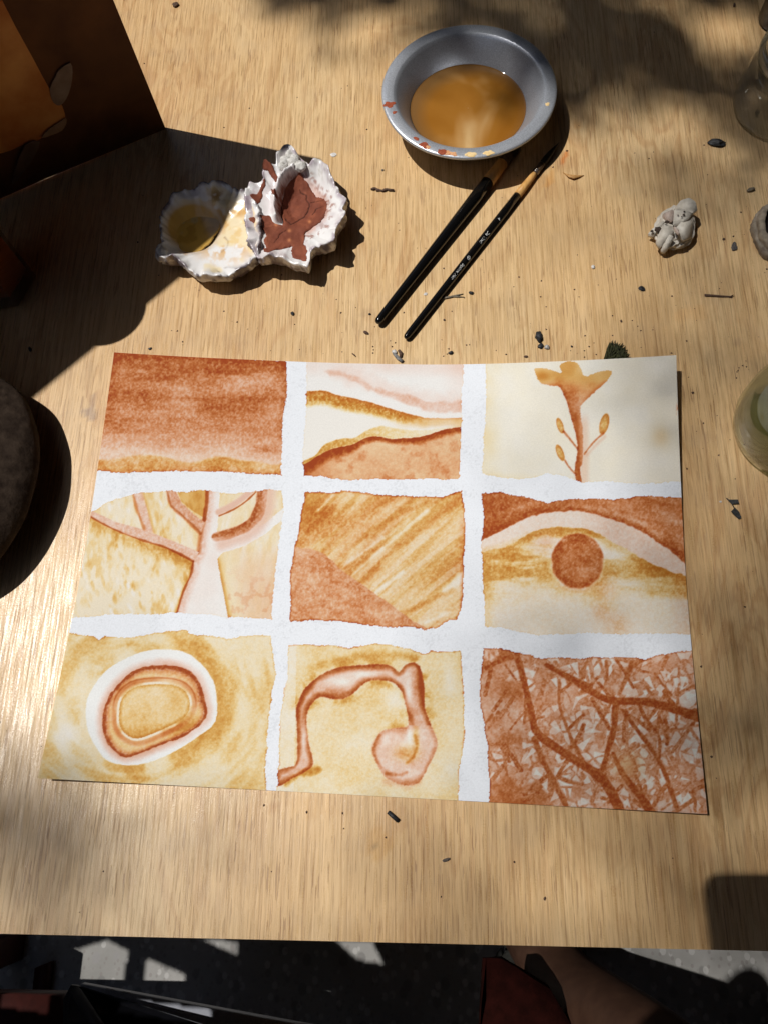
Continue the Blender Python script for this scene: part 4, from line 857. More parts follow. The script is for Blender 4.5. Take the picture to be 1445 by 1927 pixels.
patch('orange_print', smooth([(-60,-60),(-20,-40),(3,-3),(30,50),(62,108),(92,164),(104,178),(118,200),(124,224),(118,236),(90,250),(70,264),(46,270),(20,282),(-10,290),(-60,296)], 2, True), noisy('orange_print', lin(188, 108, 44), lin(236, 168, 92), 28, 0.6, 0.0002), 0.0001)
patch('leaf_strip', smooth([(93,166),(104,142),(110,130),(132,116),(136,134),(133,160),(124,184),(112,196),(100,190)], 2, True), noisy('grey_leaf', lin(126, 104, 86), lin(158, 136, 116), 90, 0.8, 0.0003), 0.0009)
patch('leaf_strip', smooth([(78,256),(98,250),(116,242),(124,228),(123,218),(112,226),(90,240)], 2, True), noisy('grey_leaf_pale', lin(140, 108, 80), lin(170, 138, 108), 90, 0.8, 0.0003), 0.0016)
patch('leaf_strip', smooth([(46,268),(74,262),(62,292),(44,318),(22,344),(26,318)], 2, True), noisy('grey_leaf_dark', lin(96, 74, 58), lin(120, 96, 78), 90, 0.8, 0.0003), 0.0022)
# hexagonal jar of amber
JC = np.array([-0.2835, 0.2155]); JH = 0.170
def hexprof(prof, rot=0.17, n=6): 
    V = []; Fc = []
    for r, z in prof:
        for k in range(n):
            a = rot+2*math.pi*k/n; V.append((JC[0]+r*math.cos(a), JC[1]+r*math.sin(a), z))
    for i in range(len(prof)-1):
        for k in range(n): Fc.append((i*n+k, i*n+(k+1) % n, (i+1)*n+(k+1) % n, (i+1)*n+k))
    Fc.append(tuple(range(n))[::-1]); Fc.append(tuple((len(prof)-1)*n+k for k in range(n))); return V, Fc
jar = thing('hexagonal_jar', 'six-sided glass jar of dark amber liquid standing in the folder shade', 'jar', (*JC, 0))
V, Fc = hexprof([(0.0265, 0.0002), (0.0275, 0.002), (0.0275, 0.125), (0.0235, 0.138), (0.0235, 0.15)]); mesh('glass_body', V, Fc, glass('jar_glass', (0.80, 0.78, 0.74, 1), 0.05), jar, flat=True)
V, Fc = hexprof([(0.0235, 0.009), (0.0245, 0.012), (0.0245, 0.11), (0.023, 0.1105)]); mesh('amber_liquid', V, Fc, noisy('amber', lin(120, 54, 8), lin(150, 76, 16), 30, 0.2, 0), jar, flat=True)
V, Fc = lathe([(0.0005, JH), (0.0300, JH), (0.0312, JH-0.002), (0.0312, 0.143), (0.0295, 0.142)], 40, JC); mesh('lid', V, Fc, Mat('lid_dark', 0.4, (0.05, 0.05, 0.05, 1), 0.5, 0.6).m, jar)
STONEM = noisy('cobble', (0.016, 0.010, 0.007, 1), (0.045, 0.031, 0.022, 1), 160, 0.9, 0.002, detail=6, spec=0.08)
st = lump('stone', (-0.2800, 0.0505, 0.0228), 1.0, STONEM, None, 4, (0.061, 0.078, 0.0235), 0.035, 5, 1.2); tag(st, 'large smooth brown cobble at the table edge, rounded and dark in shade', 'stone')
stone_blocker = thing('stone_blocker', 'unseen dark cylinder added to throw shade on the brown cobble', 'stone_blocker', (-0.385, 0.092, 0))  # out of view, added so its shadow covers the stone's sunlit top
V, Fc = lathe([(0.001, 0.0004), (0.060, 0.0004), (0.064, 0.004), (0.066, 0.10), (0.062, 0.19), (0.058, 0.205), (0.058, 0.215), (0.054, 0.215), (0.054, 0.2), (0.058, 0.18), (0.060, 0.01), (0.001, 0.006)], 48, (-0.385, 0.092)); mesh('body', V, Fc, noisy('blocker_brown', (0.04, 0.025, 0.015, 1), (0.08, 0.05, 0.03, 1), 40, 0.4, 0.0004), stone_blocker)

# ------------------------------------------------------------------ right side: shell lump, worn shell, bottles
BONE = noisy('barnacle_plate', (0.52, 0.47, 0.39, 1), (0.76, 0.71, 0.62, 1), 240, 0.5, 0.0006); BONEP = noisy('barnacle_pink', (0.42, 0.31, 0.25, 1), (0.62, 0.52, 0.45, 1), 400, 0.5, 0.0005)
HOLE = Mat('barnacle_hole', 0.9, (0.05, 0.032, 0.022, 1)).m
bn = thing('barnacle_cluster', 'crumpled white barnacle fragment of broken plates lying alone on the table', 'shell fragment', at(1265, 430))
lump('body', at(1270, 428, 0.0064), 1.0, BONE, bn, 9, (0.0140, 0.0185, 0.0062), 0.2, 4, 2.2, True, -0.45)
def plate(pts, z0, z1, th, mat, name='plate'):
    n = len(pts); zs = [z0+(z1-z0)*i/(n-1) if not isinstance(z0, (list, tuple)) else z0[i] for i in range(n)]
    bm = bmesh.new(); slab(bm, [at(p[0], p[1], z) for p, z in zip(pts, zs)], np.array([0.0003, 0, -th])); bmesh.ops.bevel(bm, geom=bm.edges[:], offset=0.0005, segments=2, affect='EDGES'); bmobj(name, bm, mat, bn)
plate([(1268,392),(1280,376),(1296,371),(1308,378),(1312,394),(1303,400),(1285,393)], (0.013, 0.014, 0.0155, 0.016, 0.0145, 0.0155, 0.0150), 0, 0.003, BONE)
plate([(1268,393),(1286,393),(1303,400),(1296,410),(1283,418),(1266,424)], (0.0168, 0.0172, 0.0172, 0.0172, 0.0176, 0.0168), 0, 0.003, BONE)
plate([(1246,402),(1264,393),(1268,396),(1266,414),(1260,416),(1248,408)], (0.0135, 0.016, 0.0168, 0.0166, 0.016, 0.0135), 0, 0.003, BONEP)
plate([(1301,399),(1304,420),(1301,445),(1284,452),(1270,428),(1284,414)], (0.0155, 0.013, 0.0095, 0.012, 0.0172, 0.0180), 0, 0.003, BONE)
plate([(1249,420),(1264,424),(1268,436),(1240,466),(1233,456),(1236,444)], (0.0150, 0.0172, 0.0165, 0.0085, 0.0085, 0.0115), 0, 0.003, BONE)
plate([(1246,462),(1258,440),(1268,444),(1256,468),(1248,475),(1242,470)], (0.0095, 0.0150, 0.0155, 0.0085, 0.006, 0.007), 0, 0.003, BONE)
plate([(1218,440),(1226,430),(1247,414),(1251,418),(1234,436),(1230,446)], (0.0065, 0.008, 0.0130, 0.0130, 0.0095, 0.006), 0, 0.003, BONE)
for px, py, z, r in ((1238, 432, 0.0118, 0.0028), (1254, 418, 0.0172, 0.0017), (1226, 435, 0.0095, 0.0012), (1287, 398, 0.0182, 0.0007), (1286, 404, 0.0183, 0.0009), (1275, 405, 0.0180, 0.0006), (1282, 408, 0.0183, 0.0006)):
    lump('pit', at(px, py, z), r, HOLE, bn, px*0.01, (1, 0.8, 0.35), 0.3, 2)
lump('pit', at(1272, 434, 0.0172), 0.0030, BONEP, bn, 3, (0.4, 1.2, 0.5), 0.2, 3, rot=0.35)
WORN = noisy('worn_shell', (0.13, 0.10, 0.075, 1), (0.34, 0.29, 0.22, 1), 170, 0.8, 0.0012, detail=6); SHELLD = noisy('shell_hollow', (0.012, 0.010, 0.010, 1), (0.05, 0.042, 0.040, 1), 160, 0.4, 0.0006)
WC = (0.2890, 0.2360); ws = thing('worn_shell', 'weathered limpet-like shell with dark hollow at the right table edge', 'shell', (*WC, 0))
jt = lambda a, z: 1+0.035*math.sin(3*a+1)+0.02*math.sin(7*a+z*300)+0.012*math.sin(13*a+2)+0.010*math.sin(31*a+z*900)
V, Fc = lathe([(0.0255, 0.0003), (0.0262, 0.003), (0.0262, 0.0055), (0.0252, 0.0066), (0.0240, 0.0060), (0.0248, 0.0085), (0.0246, 0.0105), (0.0236, 0.0122), (0.0220, 0.0128), (0.0204, 0.0122)], 90, WC, jt); mesh('shell_wall', V, Fc, WORN, ws)
V, Fc = lathe([(0.0204, 0.0122), (0.0190, 0.0085), (0.0150, 0.0050), (0.008, 0.0035), (0.0003, 0.0030)], 90, WC, jt); mesh('hollow', V, Fc, SHELLD, ws)
def bottle(root, C0, prof, gm, n=72):
    V, Fc = lathe(prof, n, C0); mesh('glass_body', V, Fc, gm, root)
BC = (0.3010, 0.3530); bt = thing('glass_jar', 'clear empty glass jar with thick mouth at the shaded far right', 'jar', (*BC, 0))
bottle(bt, BC, [(0.001, 0.0035), (0.026, 0.0025), (0.032, 0.0004), (0.0350, 0.003), (0.0358, 0.010), (0.0352, 0.028), (0.0335, 0.037), (0.0305, 0.042)], glass('clear_glass', (0.84, 0.85, 0.82, 1), 0.05, 0.10))
V, Fc = lathe([(0.0305, 0.042), (0.0322, 0.043), (0.0328, 0.046), (0.0324, 0.050), (0.0305, 0.0515), (0.0285, 0.050), (0.0280, 0.043)], 60, BC); mesh('mouth_ring', V, Fc, glass('thick_glass', (0.62, 0.66, 0.64, 1), 0.12, 0.25), bt)
GC = (0.2670, 0.0850); gb = thing('glass_carafe', 'greenish glass bottle holding pale yellow liquid beside the painting', 'bottle', (*GC, 0))
bottle(gb, GC, [(0.001, 0.003), (0.028, 0.0022), (0.033, 0.0004), (0.0365, 0.003), (0.0385, 0.012), (0.0385, 0.030), (0.036, 0.045), (0.029, 0.066), (0.020, 0.086), (0.013, 0.105), (0.0125, 0.14), (0.014, 0.142), (0.014, 0.148)], glass('green_glass', (0.80, 0.84, 0.70, 1), 0.05, 0.08))
def liquid_material():
    m = Mat('pale_liquid', 0.15, spec=0.5); f = m.noise(45, 4, 0.6, 0.8)
    m.color(m.ramp(f, [(0.35, lin(120, 116, 78)), (0.55, lin(150, 144, 102)), (0.75, lin(178, 170, 128))]))
    tr = m.n('BsdfTransparent'); tr.inputs[0].default_value = (0.86, 0.84, 0.60, 1); mx = m.n('MixShader'); mx.inputs[0].default_value = 0.32
    m.l(tr.outputs[0], mx.inputs[1]); m.l(m.b.outputs[0], mx.inputs[2]); m.l(mx.outputs[0], m.out.inputs['Surface']); return m.m
V, Fc = lathe([(0.001, 0.0045), (0.026, 0.0038), (0.033, 0.005), (0.0370, 0.013), (0.0370, 0.030), (0.0352, 0.040), (0.001, 0.040)], 64, GC); mesh('pale_liquid', V, Fc, liquid_material(), gb)
dk = thing('dark_bottle', 'dark brown bottle behind the clear glass jar in the corner', 'bottle', (*at(1462, 40)[:2], 0))
c = at(1462, 40)[:2]; V, Fc = lathe([(0.001, 0.0003), (0.014, 0.0003), (0.0155, 0.002), (0.0155, 0.05), (0.009, 0.062), (0.008, 0.085), (0.001, 0.085)], 40, c); mesh('body', V, Fc, Mat('brown_glass', 0.15, (0.012, 0.006, 0.004, 1), 0.5).m, dk)

# ------------------------------------------------------------------ crumbs, twigs and chips on the table
CHAR = noisy('charcoal', (0.008, 0.008, 0.009, 1), (0.035, 0.036, 0.040, 1), 900, 0.45, 0.0006); BROWNB = noisy('bark_brown', (0.05, 0.028, 0.018, 1), (0.13, 0.075, 0.05, 1), 900, 0.8, 0.0005)
GREYB = noisy('grey_husk', (0.10, 0.085, 0.06, 1), (0.22, 0.18, 0.13, 1), 900, 0.7, 0.0003); HUSK = noisy('tan_husk', lin(150, 106, 56), lin(196, 150, 92), 600, 0.6, 0.0003); PALE = noisy('pale_chip', (0.45, 0.43, 0.40, 1), (0.75, 0.73, 0.70, 1), 800, 0.5, 0.0003)
def px_len(px, py): return np.linalg.norm(at(px+1, py)-at(px, py))
def chip(name, px, py, rx, ry, rot, mat, label, cat, h=0.5, seed=None, group=None, flat=True):
    k = px_len(px, py); o = lump(name, (0, 0, 0), k, mat, None, seed if seed is not None else px*0.013, (rx, ry, max(rx, ry)*h), 0.38, 2, 1.7, flat, math.radians(rot))
    o.location = Vector(at(px, py, k*max(rx, ry)*h*0.72)); return tag(o, label, cat, group)
chip('charcoal_chip', 1348, 268, 15, 9, -12, CHAR, 'large flat black charcoal chip lying between tin and clear glass jar', 'charcoal chip', 0.35)
chip('charcoal_chip', 1013, 633, 6.5, 12, 8, CHAR, 'tall black charcoal lump, largest of three chips above the flower panel', 'charcoal chip', 0.5)
chip('charcoal_chip', 1016.5, 651, 6, 5, 35, CHAR, 'small oval black charcoal chip just below the tall black lump', 'charcoal chip', 0.5)
chip('stone_chip', 1028, 653, 5, 5, 0, noisy('speckled', (0.10, 0.09, 0.08, 1), (0.5, 0.48, 0.45, 1), 500, 0.6, 0.0004), 'grey and white chip beside the small oval charcoal chip', 'stone chip', 0.6)
chip('charcoal_chip', 1207, 543, 6.5, 5, -25, CHAR, 'small dark bluish chip below the white barnacle fragment', 'charcoal chip', 0.4)
chip('bark_flake', 1381, 464, 5.5, 10, -12, noisy('grey_flake', (0.05, 0.045, 0.042, 1), (0.11, 0.10, 0.095, 1), 900, 0.8, 0.0004), 'grey brown flake left of the weathered shell', 'bark flake', 0.25)
chip('bark_flake', 1361, 450, 3, 2.4, 20, BROWNB, 'tiny reddish crumb between barnacle fragment and grey flake', 'crumb', 0.5)
chip('seed_husk', 1412, 357, 9, 4.5, 18, GREYB, 'pale grey brown seed husk above the weathered shell', 'seed husk', 0.4)
chip('bark_crumb', 331, 9, 6, 5, 30, BROWNB, 'dark brown crumb at the far table edge beside the folder', 'crumb', 0.5)
chip('seed', 1381, 9, 2.4, 5, -15, BROWNB, 'small dark seed at the far right near the dark bottle', 'seed', 0.5)
chip('shell_chip', 1115, 502, 3.5, 4, 0, PALE, 'tiny white chip with dark side below the curled husk', 'chip', 0.6)
chip('seed', 551, 590, 3.2, 4.2, 0, CHAR, 'round black speck between oyster shells and the painting', 'seed', 0.6)
chip('bark_flake', 689, 626, 5.5, 3.2, -35, BROWNB, 'small brown flake left of the thick brush end', 'bark flake', 0.4)
chip('seed', 696, 591, 2.6, 2.2, 0, CHAR, 'tiny dark grain on a grey mark near the thick brush end', 'seed', 0.6)
chip('seed', 283, 656, 3.3, 2.4, 25, CHAR, 'small black seed just above the rust red panel', 'seed', 0.5)
chip('seed', 57, 657, 2.6, 5.5, 20, CHAR, 'elongated dark seed in the jar shadow at the left', 'seed', 0.5)
chip('crumb', 886, 551, 5, 3.4, -10, CHAR, 'cluster crumb of black grit right of the forked twig', 'crumb', 0.5)
chip('crumb', 848, 664, 5, 3.5, 15, CHAR, 'dark crumb above the right end of the layered hills panel', 'crumb', 0.5)
chip('crumb', 835.5, 602, 2.2, 2.2, 0, BROWNB, 'round dark red crumb right of the thin brush end', 'crumb', 0.6)
chip('crumb', 989, 671, 4, 2.4, 0, BROWNB, 'flat brown crumb just above the flower panel corner', 'crumb', 0.4)
chip('crumb', 1075, 652, 2.2, 2.2, 0, CHAR, 'small black crumb left of the moss tuft', 'crumb', 0.6)
chip('crumb', 1168, 745 if False else 604, 2, 3, 0, BROWNB, 'small brown crumb above the moss tuft', 'crumb', 0.6)
chip('crumb', 720, 320, 2.4, 2.2, 0, GREYB, 'small grey crumb above the knotted brown twig', 'crumb', 0.6)
chip('crumb', 522, 1441, 3.4, 3.2, 0, CHAR, 'round black crumb on the white band beside the root panel', 'crumb', 0.5)
chip('crumb', 1303, 739, 2.4, 2.4, 0, BROWNB, 'round brown crumb right of the curled painting corner', 'crumb', 0.5)
chip('crumb', 1338, 1424, 2.4, 2.2, 0, BROWNB, 'small brown crumb right of the web panel', 'crumb', 0.5)
chip('bark_flake', 839, 1618, 8, 3, 18, noisy('taupe', (0.07, 0.055, 0.045, 1), (0.16, 0.13, 0.11, 1), 900, 0.7, 0.0003), 'thin grey brown flake below the painting near the front', 'bark flake', 0.4)
chip('crumb', 1024, 1691, 2.2, 3.4, -20, BROWNB, 'tiny brown crumb near the front table edge', 'crumb', 0.5)
chip('salt_flake', 628, 291, 6, 5, 0, PALE, 'translucent white flake at the tip of the folder shadow', 'flake', 0.15)
chip('salt_flake', 800, 553, 3.5, 3, 0, PALE, 'white flake between the two brush handles', 'flake', 0.3)
chip('salt_flake', 1355, 944, 2.6, 2.2, 0, PALE, 'tiny white flake left of the dark leaf pair', 'flake', 0.4)
chip('shell_chip', 742, 662, 4.5, 4.5, 0, PALE, 'bright white chip lodged at the top edge of the painting', 'chip', 0.7)
def stick(name, pts, radii, mat, label, cat, sq=0.8, z=None, group=None):
    P = [at(x, y, (radii[i]*0.9+0.0001) if z is None else z[i]) for i, (x, y) in enumerate(pts)]; P0 = np.mean(P, 0); P0[2] = 0
    V, Fc = tube([p-P0 for p in P], radii, 8, [sq]*len(P)); o = mesh(name, V, Fc, mat); o.location = Vector(P0); return tag(o, label, cat, group)
stick('twig', [(698,356),(703,355),(706,354),(709,357),(716,358),(720,359),(724,357),(729,356),(731,357),(741,358)], [0.0006, 0.0012, 0.0008, 0.0012, 0.0007, 0.0009, 0.0012, 0.0008, 0.0010, 0.0009], BROWNB, 'short knotted brown twig left of the pie tin shadow', 'twig')
stick('leaf_husk', [(1058,324),(1064,328),(1070,331),(1078,333),(1088,332),(1098,330)], [0.0002, 0.0006, 0.0014, 0.0018, 0.0011, 0.0002], HUSK, 'curled tan leaf husk right of the thin brush tip', 'leaf husk', 0.5)
tw = stick('twig', [(828,562),(845,559),(858,556),(871,553)], [0.0008, 0.0008, 0.0007, 0.0003], GREYB, 'forked dry grey twig sticking out from under the thin brush', 'twig')
V, Fc = tube([at(852, 558, 0.0006), at(864, 558.5, 0.0006), at(873, 559, 0.0004)], [0.0006, 0.0005, 0.0002], 6); mesh('fork', V, Fc, GREYB, tw)
pn = stick('pine_needle', [(1325,555),(1340,556),(1360,557.5),(1374,558),(1379,555)], [0.0009, 0.0008, 0.0007, 0.0005, 0.0002], BROWNB, 'straight dark pine needle below the weathered shell', 'pine needle', 0.6)
V, Fc = tube([at(1366, 557.5, 0.0006), at(1375, 560, 0.0005), at(1381, 557, 0.0004)], [0.0004, 0.0004, 0.0001], 6); mesh('needle_fork', V, Fc, BROWNB, pn)
stick('charcoal_stick', [(730,1528),(738,1535),(749,1545)], [0.0011, 0.0012, 0.0012], CHAR, 'short straight black stick below the painting', 'stick', 0.7)
stick('wood_sliver', [(738,660),(742,666),(748,673),(757,680)], [0.0006, 0.0012, 0.0014, 0.0012], noisy('driftwood', (0.10, 0.10, 0.10, 1), (0.25, 0.24, 0.23, 1), 500, 0.7, 0.0004), 'curled grey sliver poking from under the top edge of the painting', 'sliver', 0.6)
stick('bark_curl', [(750,659),(754,664),(754,672)], [0.0010, 0.0013, 0.0009], BROWNB, 'brown bark curl beside the grey sliver at the painting edge', 'bark curl', 0.7)
stick('hair_curl', [(663,665),(667,668),(670,671)], [0.0004, 0.0005, 0.0003], BROWNB, 'tiny curved brown fibre above the layered hills panel', 'fibre', 0.8)
def leaf(name, pts, mat, label, z=0.0008):
    P = [at(x, y, z+0.0006*(i % 3)) for i, (x, y) in enumerate(pts)]; P0 = np.mean(P, 0); P0[2] = 0; bm = bmesh.new(); slab(bm, [p-P0 for p in P], np.array([0, 0, -0.0004])); o = bmobj(name, bm, mat, None, True); o.location = Vector(P0); return tag(o, label, 'leaf')
LEAFD = noisy('dry_leaf', (0.018, 0.02, 0.02, 1), (0.055, 0.055, 0.052, 1), 700, 0.6, 0.0004)
l1 = leaf('dry_leaf', [(1370,940),(1388,940),(1390,947),(1382,949),(1376,948)], LEAFD, 'upper dark grey leaf of the pair right of the painting')
V, Fc = tube([at(1366, 937, 0.001), at(1376, 947, 0.001), at(1382, 958, 0.001)], [0.0003, 0.0004, 0.0003], 6); mesh('stalk', V, Fc, LEAFD, l1)
leaf('dry_leaf', [(1382,955),(1390,963),(1394,973),(1390,977),(1382,970),(1375,962)], LEAFD, 'lower dark pointed leaf of the pair right of the painting')
# moss tuft
MOSS = noisy('moss', (0.014, 0.014, 0.008, 1), (0.055, 0.058, 0.02, 1), 500, 0.9, 0)
mo = thing('moss_tuft', 'small dark green moss tuft sticking out behind the flower panel', 'moss', at(1155, 675))
Vs, Fs = [], []
tipc = [(1146,645),(1152,638),(1158,641),(1165,643),(1172,647),(1178,653),(1183,660),(1186,668),(1184,672)]
for i in range(190):
    bx, by = rnd.uniform(1136, 1166), rnd.uniform(674, 690); t = rnd.random(); k = min(int(t*8), 7); f = t*8-k
    tx_, ty_ = tipc[k][0]*(1-f)+tipc[k+1][0]*f+rnd.gauss(0, 1.5), tipc[k][1]*(1-f)+tipc[k+1][1]*f+rnd.gauss(0, 1.5); q = rnd.uniform(0.45, 1.0)
    base = at(bx, by, rnd.uniform(0.0005, 0.003)); tip = at(bx+(tx_-bx)*q, by+(ty_-by)*q, rnd.uniform(0.002, 0.008)); mid = (base*0.4+tip*0.6)+np.array([rnd.uniform(-.0012, .0012), rnd.uniform(-.0012, .0012), 0.0012])
    V, Fc = tube([base, mid, tip], [0.0004, 0.0007, 0.0001], 4); n = len(Vs); Vs += V; Fs += [tuple(j+n for j in f_) for f_ in Fc]
o = mesh('strands', Vs, Fs, MOSS, mo); o['kind'] = 'stuff'
# fine grit
Vs, Fs = [], []
def grit(px, py, r):
    c = at(px, py, r*0.4); n = len(Vs); k = 6
    for i in range(k):
        a = 2*math.pi*i/k+rnd.random(); rr = r*rnd.uniform(0.7, 1.3); Vs.append((c[0]+rr*math.cos(a), c[1]+rr*math.sin(a), 0.0001))
    Vs.append((c[0], c[1], r*1.2)); Fs.extend([(n+i, n+(i+1) % k, n+k) for i in range(k)])
for i in range(420):
    px, py = rnd.uniform(0, 1445), (rnd.gauss(620, 170) if rnd.random() < 0.62 else rnd.uniform(0, 1750))
    if px < 250 and 250 < py < 1100: continue
    q = at(px, py); c, s = math.cos(-PHI), math.sin(-PHI); u, v = q[0]*c-q[1]*s, q[0]*s+q[1]*c
    if abs(u) < 0.195 and abs(v) < 0.148: continue
    if (q[0]-TC[0])**2+(q[1]-TC[1])**2 < 0.05**2: continue
    grit(px, py, rnd.choice([0.00025, 0.0003, 0.0004, 0.0005, 0.0007]) if rnd.random() > 0.06 else rnd.uniform(0.0007, 0.0010))
for px, py in ((1390,692),(1397,688),(1404,690),(1386,700),(1388,697),(1385,711),(702,652),(703,658),(702,664),(877,649),(841,666),(834,670),(1099,660),(1099,672),(1121,667),(1205,622),(1189,603),(1152,631)): grit(px, py, 0.0006)
o = mesh('table_grit', Vs, Fs, BROWNB, None, None, True); o['kind'] = 'stuff'; o['label'] = 'fine dark grit and dust scattered over the table top'; o['category'] = 'grit'

# ------------------------------------------------------------------ below the table: chair, laptop, foot
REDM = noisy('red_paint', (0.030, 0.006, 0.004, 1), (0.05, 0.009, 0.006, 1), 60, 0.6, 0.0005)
ch = thing('red_chair', 'dark red painted chair tucked by the front left table corner', 'chair', (-0.5, -0.36, -0.72))
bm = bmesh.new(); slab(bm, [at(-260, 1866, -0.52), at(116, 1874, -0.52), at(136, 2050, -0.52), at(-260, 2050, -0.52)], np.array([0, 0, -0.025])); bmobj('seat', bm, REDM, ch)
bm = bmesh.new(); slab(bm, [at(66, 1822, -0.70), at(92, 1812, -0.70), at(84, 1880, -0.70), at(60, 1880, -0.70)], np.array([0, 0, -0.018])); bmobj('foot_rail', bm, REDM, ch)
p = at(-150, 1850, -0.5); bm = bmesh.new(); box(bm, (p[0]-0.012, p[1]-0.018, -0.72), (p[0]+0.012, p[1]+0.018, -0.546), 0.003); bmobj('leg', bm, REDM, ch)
ALU = noisy('aluminium', (0.30, 0.31, 0.35, 1), (0.36, 0.37, 0.41, 1), 500, 0.45, 0, metal=0.3); BLK = Mat('black_screen', 0.12, (0.004, 0.004, 0.005, 1), 0.5).m; RUB = Mat('dark_shell', 0.5, (0.035, 0.034, 0.036, 1), 0.4).m
zl = -0.50; lp = thing('laptop', 'open laptop with black screen and grey keyboard deck below the table edge', 'laptop', at(420, 1920, zl))
bm = bmesh.new(); slab(bm, [at(152, 1853, zl), at(800, 1972, zl), at(800, 2300, zl), at(300, 2300, zl)], np.array([0, 0, -0.012])); bmobj('keyboard_deck', bm, ALU, lp)
bm = bmesh.new(); slab(bm, [at(146, 1855, zl+0.004), at(640, 2010, zl+0.07), at(640, 2200, zl+0.08), at(240, 2100, zl+0.08)], np.array([0, 0, -0.003])); bmobj('screen', bm, BLK, lp)
bm = bmesh.new(); slab(bm, [at(134, 1854, zl+0.004), at(146, 1855, zl+0.0046), at(240, 2000, zl+0.0806), at(118, 2000, zl+0.07), at(120, 1880, zl+0.01)], np.array([0, 0, -0.004])); bmobj('lid_shell', bm, RUB, lp)
for px, py in ((206, 1863.2), (238, 1869.2)):
    bm = bmesh.new(); a, b = at(px-6, py-1.2, zl+0.001), at(px+7, py+1.2, zl+0.001); d = (b-a); nn = np.array([-d[1], d[0], 0]); nn /= np.linalg.norm(nn); slab(bm, [a, b, b+nn*0.0016, a+nn*0.0016], np.array([0, 0, -0.0022])); bmobj('port', bm, Mat('port_metal', 0.3, (0.5, 0.5, 0.52, 1), 0.5, 0.6).m, lp)
def skin_body(name, joints, edges, mat, parent=None, sub=2, root=0):
    me = bpy.data.meshes.new(name); me.from_pydata([tuple(float(c) for c in j[0]) for j in joints], edges, []); o = link(bpy.data.objects.new(name, me), parent)
    if parent is not None:
        for v in me.vertices: v.co -= parent.location
    md = o.modifiers.new('skin', 'SKIN'); md.use_smooth_shade = True; sv = me.skin_vertices[0].data
    for i, j in enumerate(joints): r = j[1]; sv[i].radius = (r, r) if np.isscalar(r) else r
    sv[root].use_root = True; s2 = o.modifiers.new('sub', 'SUBSURF'); s2.levels = sub; s2.render_levels = sub; me.materials.append(mat); return o
SKINM = noisy('brown_skin', (0.048, 0.022, 0.013, 1), (0.07, 0.034, 0.020, 1), 60, 0.55, 0.0003)
CLOTH = noisy('dark_cloth', (0.012, 0.012, 0.016, 1), (0.03, 0.03, 0.036, 1), 300, 0.9, 0.0008)
fa = at(1020, 1812, -0.64); kn = at(1330, 2075, -0.28)
toe = np.array([fa[0]-0.065, fa[1]+0.16, -0.700]); heel = np.array([fa[0]+0.02, fa[1]-0.035, -0.690]); ball = np.array([fa[0]-0.045, fa[1]+0.10, -0.692])
pelvis = np.array([0.30, -0.80, -0.25]); chest = np.array([0.16, -0.60, 0.22]); neck = np.array([0.12, -0.56, 0.42]); head = np.array([0.10, -0.50, 0.55])
kn2 = np.array([0.10, -0.55, -0.23]); an2 = np.array([0.02, -0.62, -0.64])
J = [(pelvis, 0.13), (chest, 0.15), (neck, 0.055), (head, 0.085), (head+np.array([0, 0.01, 0.12]), 0.075), (kn, 0.050), (kn*0.55+fa*0.45, 0.043), (fa, 0.036), (heel, 0.030), (ball, (0.040, 0.022)), (toe, (0.036, 0.013)), (kn2, 0.062), (an2, 0.038),
     (chest+np.array([-0.17, 0.03, 0.08]), 0.055), (np.array([-0.20, -0.46, 0.22]), 0.042), (np.array([-0.125, -0.235, 0.42]), 0.030), (np.array([-0.108, -0.195, 0.452]), 0.026), (chest+np.array([0.17, 0.03, 0.08]), 0.055), (np.array([0.36, -0.48, 0.2]), 0.042), (np.array([0.175, -0.30, 0.43]), 0.028)]
E_ = [(0, 1), (1, 2), (2, 3), (3, 4), (0, 5), (5, 6), (6, 7), (7, 8), (7, 9), (9, 10), (0, 11), (11, 12), (1, 13), (13, 14), (14, 15), (15, 16), (1, 17), (17, 18), (18, 19)]
pr = thing('person', 'person sitting at the table with one bare foot in a dark sandal below the edge', 'person', (*pelvis[:2], -0.72))
skin_body('body', J, E_, SKINM, pr)
STRAP = noisy('sandal_strap', (0.012, 0.012, 0.010, 1), (0.026, 0.025, 0.020, 1), 200, 0.7, 0.0005)
def strap(pts, r, sq=0.35): V, Fc = tube(pts, [r]*len(pts), 8, [sq]*len(pts)); mesh('sandal_strap', V, Fc, STRAP, pr)
strap([fa+np.array([-0.050, 0.0, -0.05]), fa+np.array([-0.044, -0.004, -0.015]), fa+np.array([-0.02, 0.03, 0.012]), fa+np.array([0.025, 0.035, 0.01]), fa+np.array([0.048, 0.02, -0.02]), fa+np.array([0.055, 0.01, -0.06])], 0.009)
bm = bmesh.new(); slab(bm, [(ball[0]-0.05, ball[1]+0.08, -0.7185), (ball[0]+0.05, ball[1]+0.08, -0.7185), (heel[0]+0.04, heel[1]-0.03, -0.7185), (heel[0]-0.04, heel[1]-0.03, -0.7185)], np.array([0, 0, 0.012])); bmobj('sandal_sole', bm, STRAP, pr)
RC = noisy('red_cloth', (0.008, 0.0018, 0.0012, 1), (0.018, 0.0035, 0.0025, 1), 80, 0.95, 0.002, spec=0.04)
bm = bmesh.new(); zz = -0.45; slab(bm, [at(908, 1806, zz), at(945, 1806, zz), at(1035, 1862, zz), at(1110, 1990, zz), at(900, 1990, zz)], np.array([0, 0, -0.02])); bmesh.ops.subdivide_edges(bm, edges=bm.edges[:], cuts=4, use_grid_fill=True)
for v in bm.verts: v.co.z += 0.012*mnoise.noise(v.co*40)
o = bmobj('red_cloth', bm, RC); tag(o, 'dark red cloth hanging beside the bare leg under the table', 'cloth')
